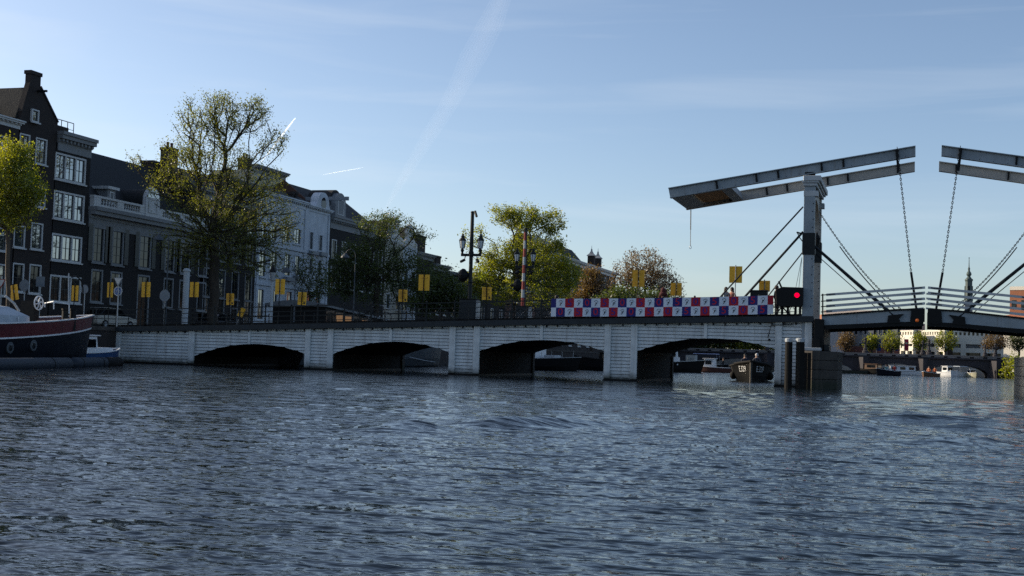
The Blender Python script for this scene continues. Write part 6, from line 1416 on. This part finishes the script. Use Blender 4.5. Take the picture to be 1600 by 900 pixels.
MB().prism([(q.x-1.6, 2.9), (q.x-.9, 2.2), (q.x-.3, 1.5), (q.x+.9, 1.35), (q.x+.5, 2.1), (q.x-.5, 3.0)], 'y', q.y+5, q.y+5.2).build('tarpaulin', mat('olive_tarpaulin', (.06,.055,.05), .9, .2, 2), t)
q = hit(914, 580, z=0); motor_boat('houseboat', 'white cabin boat half hidden behind the black cruiser in the third arch', (q.x+1.5, q.y+22), .1, 11, 3.8, .9, M_tar, [(-.36,.3,.40,2.7,M_bwhite,'win')], cat='houseboat', strip=M_galv)
# black workboat coming through the right arch, number on both bows
q = hit(1173, 596.5, z=0); WH = Hull((0,0), 0, 9.0, 2.95, .88, .42, 2.5, .9, .4, .04, .36)
dirv = (CAM-q); dirv.z = 0; hd = math.atan2(dirv.y, dirv.x)-.02; WH.h = hd; WH.pos = Vector((q.x, q.y, 0))-Vector((math.cos(hd), math.sin(hd), 0))*4.5
WB = thing('workboat', 'black open workboat with white number on both bows coming through the right arch', 'boat', WH.pos); M_bh = mat('black_hull', (.003,.003,.003), .55, .3, 2, .1, 8, spec=.12)
WH.shell(WB, M_bh, None, lambda z: z); WH.rail(WB, M_tar, -.03, .16, .10, 'gunwale', .07); WH.deckp(WB, M_tar, -.35)
st = [WH.P(1, z, 1) for z in (-.2, .3, .7, 1.1, WH.top(1))]; MB().tube([p+Vector((math.cos(hd), math.sin(hd), 0))*.02 for p in st], [.07,.07,.07,.075,.08], 6).build('stem', mat('worn_grey_stem', (.12,.11,.10), .6, .2, 3), WB)
for sd in (-1, 1):
    tc_ = .925; ar = .0
    def fn(x, y, sd=sd):
        s_ = x*(1 if sd < 0 else 1); # reading left to right on each bow
        tt = .9-(-sd)*0; 
        tcen = .915; dt = s_/(9.0)*.62; t_ = tcen+(dt if sd < 0 else -dt)
        return WH.P(min(.995, t_), .80+y+.25*(t_-.9), sd, .03)
    put_text('E.329', .54, M_bwhite, WB, fn, 'boat_number')
for sd, t_ in ((1, .72), (-1, .72)):
    p = WH.P(t_, .25, sd, .12); fd = MB().ball(p+Vector((0,0,.12)), .24, 10, 8, (1,1,1.15)).build('fender', M_tar, WB, smooth=True); MB().tube([p+Vector((0,0,.3)), WH.P(t_, WH.top(t_), sd, .02)], .02, 5).build('fender_rope', M_rope, fd)
rr__ = []
for t_ in [.80+.02*i for i in range(10)]: rr__.append(WH.P(min(.999,t_), WH.top(t_)+.06, 1, .03))
MB().tube(rr__+[WH.P(.999-.02*i, WH.top(.999-.02*i)+.06, -1, .03) for i in range(10)], .09, 8).build('rope_fender', M_tar, WB)
wl = WH.local(1.2, .3, 0); person('skipper in a dark jacket with a pale cap seated in the black workboat', (wl.x, wl.y, .55), hd+math.pi/2, cloth('slate', (.05,.06,.08)), cloth('black', (.01,.01,.012)), mat('pale_cap', (.5,.5,.5), .8, .1), 'sit', long=False, group='people in boats')
wl = WH.local(.2, -.5, 0); person('passenger in a dark coat seated low behind the skipper of the black workboat', (wl.x, wl.y, .5), hd+math.pi/2, cloth('navy', (.02,.025,.05)), cloth('black', (.01,.01,.012)), HD, 'sit', group='people in boats')
# tender and barge further through the right arch
q = hit(1122, 582, z=0); h, t = motor_boat('tender', 'small open boat with white wheelhouse and red brown side seen through the right arch', (q.x, q.y), math.pi-.12, 6.2, 2.1, .55, mat('red_brown_hull', (.07,.025,.02), .5, .2, 2), [(.06,.26,.34,1.55,M_bwhite,'win')], group='boats under way'); 
wl = h.local(-.6, 0, 0); person('person in dark clothes seated in the small boat with white wheelhouse', (wl.x, wl.y, .4), h.h+math.pi/2, cloth('black', (.01,.01,.012)), cloth('black', (.01,.01,.012)), HB, 'sit', group='people in boats')
q = hit(1135, 576, z=0); motor_boat('sloop', 'dark boat under a blue and white striped awning behind the small white wheelhouse', (q.x, min(q.y, 150)), math.pi-.1, 7.5, 2.5, .8, M_black, [(-.3,.25,.42,2.6,mat('blue_white_awning', (.35,.38,.55), .8, .35, 1.2, streak=(8,.3,1)),'canopy')])
q = hit(1080, 578, z=0); h, t = motor_boat('work_barge', 'dark barge carrying a pale grey panel, seen beside the pier in the right arch', (q.x, min(q.y+2, 140)), math.pi, 10, 3.4, .8, M_black, None, strip=M_tar)
pa, pb = hit(1071.5, 572, y=h.pos.y), hit(1086.5, 555, y=h.pos.y)
pn = MB().box(pa.x, pb.x, h.pos.y-.2, h.pos.y+1.8, .6, pb.z).build('grey_panel', mat('panel_grey', (.33,.34,.33), .7, .15, 2), t)
MB().tube([(pa.x+.25+.11*i, h.pos.y-.22, pb.z-.35-.75*(i % 2)) for i in range(9)], .03, 4).build('faded_scrawl', M_sgrey, pn)
# boats before the far bridge
def far_boat(px, py, name, lab, head, L, B, fb, hm, cab, ppl=(), **k):
    q = hit(px, py, z=0); q = Vector((q.x, min(q.y, 157), 0)); q.x = hit(px, py, y=q.y).x
    h, t = motor_boat(name, lab, (q.x, q.y), head, L, B, fb, hm, cab, group=k.pop('group', 'boats by the far bridge'), **k)
    for (x, y, top, pl) in ppl:
        wl = h.local(x, y, 0); person(pl, (wl.x, wl.y, fb*.45), h.h+math.pi/2, top, cloth('black', (.01,.01,.012)), HB, 'sit', group='people in boats')
far_boat(1386, 587.2, 'sloop', 'dark open sloop with passengers, nearest boat before the far bridge', -2.2, 4.4, 1.9, .7, M_navy, None, ((.6,.3,cloth('teal', (.05,.16,.20)),'passenger in teal at the bow of the dark sloop'), (-.4,-.3,cloth('white', (.5,.5,.5)),'passenger in white amidships in the dark sloop'), (-1.3,.3,cloth('red', (.3,.03,.03)),'passenger in red at the stern of the dark sloop')))
far_boat(1413, 584.3, 'tour_boat', 'long white tour boat with a row of windows behind the dark sloop', .05, 6.0, 2.4, .6, M_bwhite, [(-.4,.30,.42,1.5,M_bwhite,'win')], strip=M_trimg)
far_boat(1453, 588.6, 'sloop', 'wooden open boat with people in orange below the lamp pair', -2.0, 4.2, 1.8, .5, M_hwood, None, ((.8,.2,cloth('orange', (.45,.12,.03)),'passenger in orange at the front of the wooden boat'), (-.2,-.3,cloth('peach', (.5,.28,.2)),'passenger in peach in the middle of the wooden boat'), (-1.1,.3,cloth('orange', (.45,.12,.03)),'passenger in orange at the back of the wooden boat')))
far_boat(1481, 587.6, 'motor_boat', 'white motor boat with open wheelhouse, left in the cluster under the far bridge', -.9, 4.4, 1.8, .7, M_bwhite, [(-.2,.15,.34,1.7,M_bwhite,'win')])
far_boat(1499, 587.2, 'motor_boat', 'white boat with pale canopy, middle of the cluster under the far bridge', -2.2, 4.6, 1.8, .7, M_bwhite, [(-.3,.2,.4,1.8,M_canvas,'canopy')])
far_boat(1517, 588.4, 'motor_boat', 'small yellowish white boat, right in the cluster under the far bridge', -1.2, 3.8, 1.6, .6, mat('ivory_hull', (.5,.47,.32), .5, .1, 2), [(-.1,.2,.3,1.3,M_bwhite,'win')])
far_boat(1367, 584.2, 'motor_boat', 'dark barge with a brown cabin moored by the far bridge cutwater', -.5, 4.5, 2.2, .8, M_tar, [(-.35,.2,.36,1.7,M_hwood,'win')], strip=M_tar)
far_boat(1330, 582.6, 'pontoon', 'low grey landing stage left under the far bridge', 0, 7.0, 1.8, .45, M_stone, None, strip=M_tar, cat='landing stage')

# ------------------------------------------------------------------ contrails high in the sky: thin tubes of ice haze lit by the sun
def contrail(label, pts, alt, halfw, tau, flat=.6, dense=0, layers=(1.0,)):
    m = bpy.data.materials.new('ice_trail'); m.use_nodes = True; n = m.node_tree; n.nodes.remove(n.nodes['Principled BSDF'])
    if dense:
        df, tl, tp, ad, ms = [n.nodes.new('ShaderNode'+q) for q in ('BsdfDiffuse', 'BsdfTranslucent', 'BsdfTransparent', 'AddShader', 'MixShader')]
        for q in (df, tl): q.inputs['Color'].default_value = (.9,.95,1,1)
        n.links.new(df.outputs[0], ad.inputs[0]); n.links.new(tl.outputs[0], ad.inputs[1]); ms.inputs[0].default_value = dense; n.links.new(tp.outputs[0], ms.inputs[1]); n.links.new(ad.outputs[0], ms.inputs[2]); n.links.new(ms.outputs[0], n.nodes['Material Output'].inputs['Surface'])
    vs_ = n.nodes.new('ShaderNodeVolumeScatter'); vs_.inputs['Color'].default_value = (1,1,1,1); vs_.inputs['Anisotropy'].default_value = .4; vs_.inputs['Density'].default_value = tau/(2*halfw)
    if not dense: n.links.new(vs_.outputs[0], n.nodes['Material Output'].inputs['Volume'])
    P = [hit(x, y, z=alt) for x, y, *_ in pts]; mb = MB()
    for f in layers:
      rings = []
      for i, p in enumerate(P):
        d_ = (P[min(i+1, len(P)-1)]-P[max(i-1, 0)]).normalized(); s_ = d_.cross(_z).normalized(); u_ = s_.cross(d_)
        rings.append([p+(s_*math.cos(2*math.pi*k/16)+u_*(flat*math.sin(2*math.pi*k/16)))*halfw*f*pts[i][2] for k in range(16)])
      mb.loft(rings)
    tag(mb.build('contrail', m), label, 'contrail', 'contrails')
contrail('short bright contrail slanting up right of the big bare tree', [(462,184,.25),(456,191.5,.8),(445,206,1),(432,223,1),(420,239,.7),(408,253,.2)], 1600, 6.5, 1, dense=.55)
contrail('small faint contrail low in the sky right of the first one', [(568,261.5,.15),(556,264,.7),(535,267.5,1),(516,271,.7),(502,273.5,.15)], 1600, 6, 1, dense=.35)
contrail('broad faded contrail running from the top edge down the middle of the sky', [(800,-70,.5),(782,0,.6),(765,40,.85),(742,85,1),(722,125,.85),(700,165,.8),(672,210,.8),(640,262,.7),(612,310,.4),(596,338,.1)], 1600, 70, 1, .4, dense=.008, layers=(1.1, .86, .62, .38, .18))
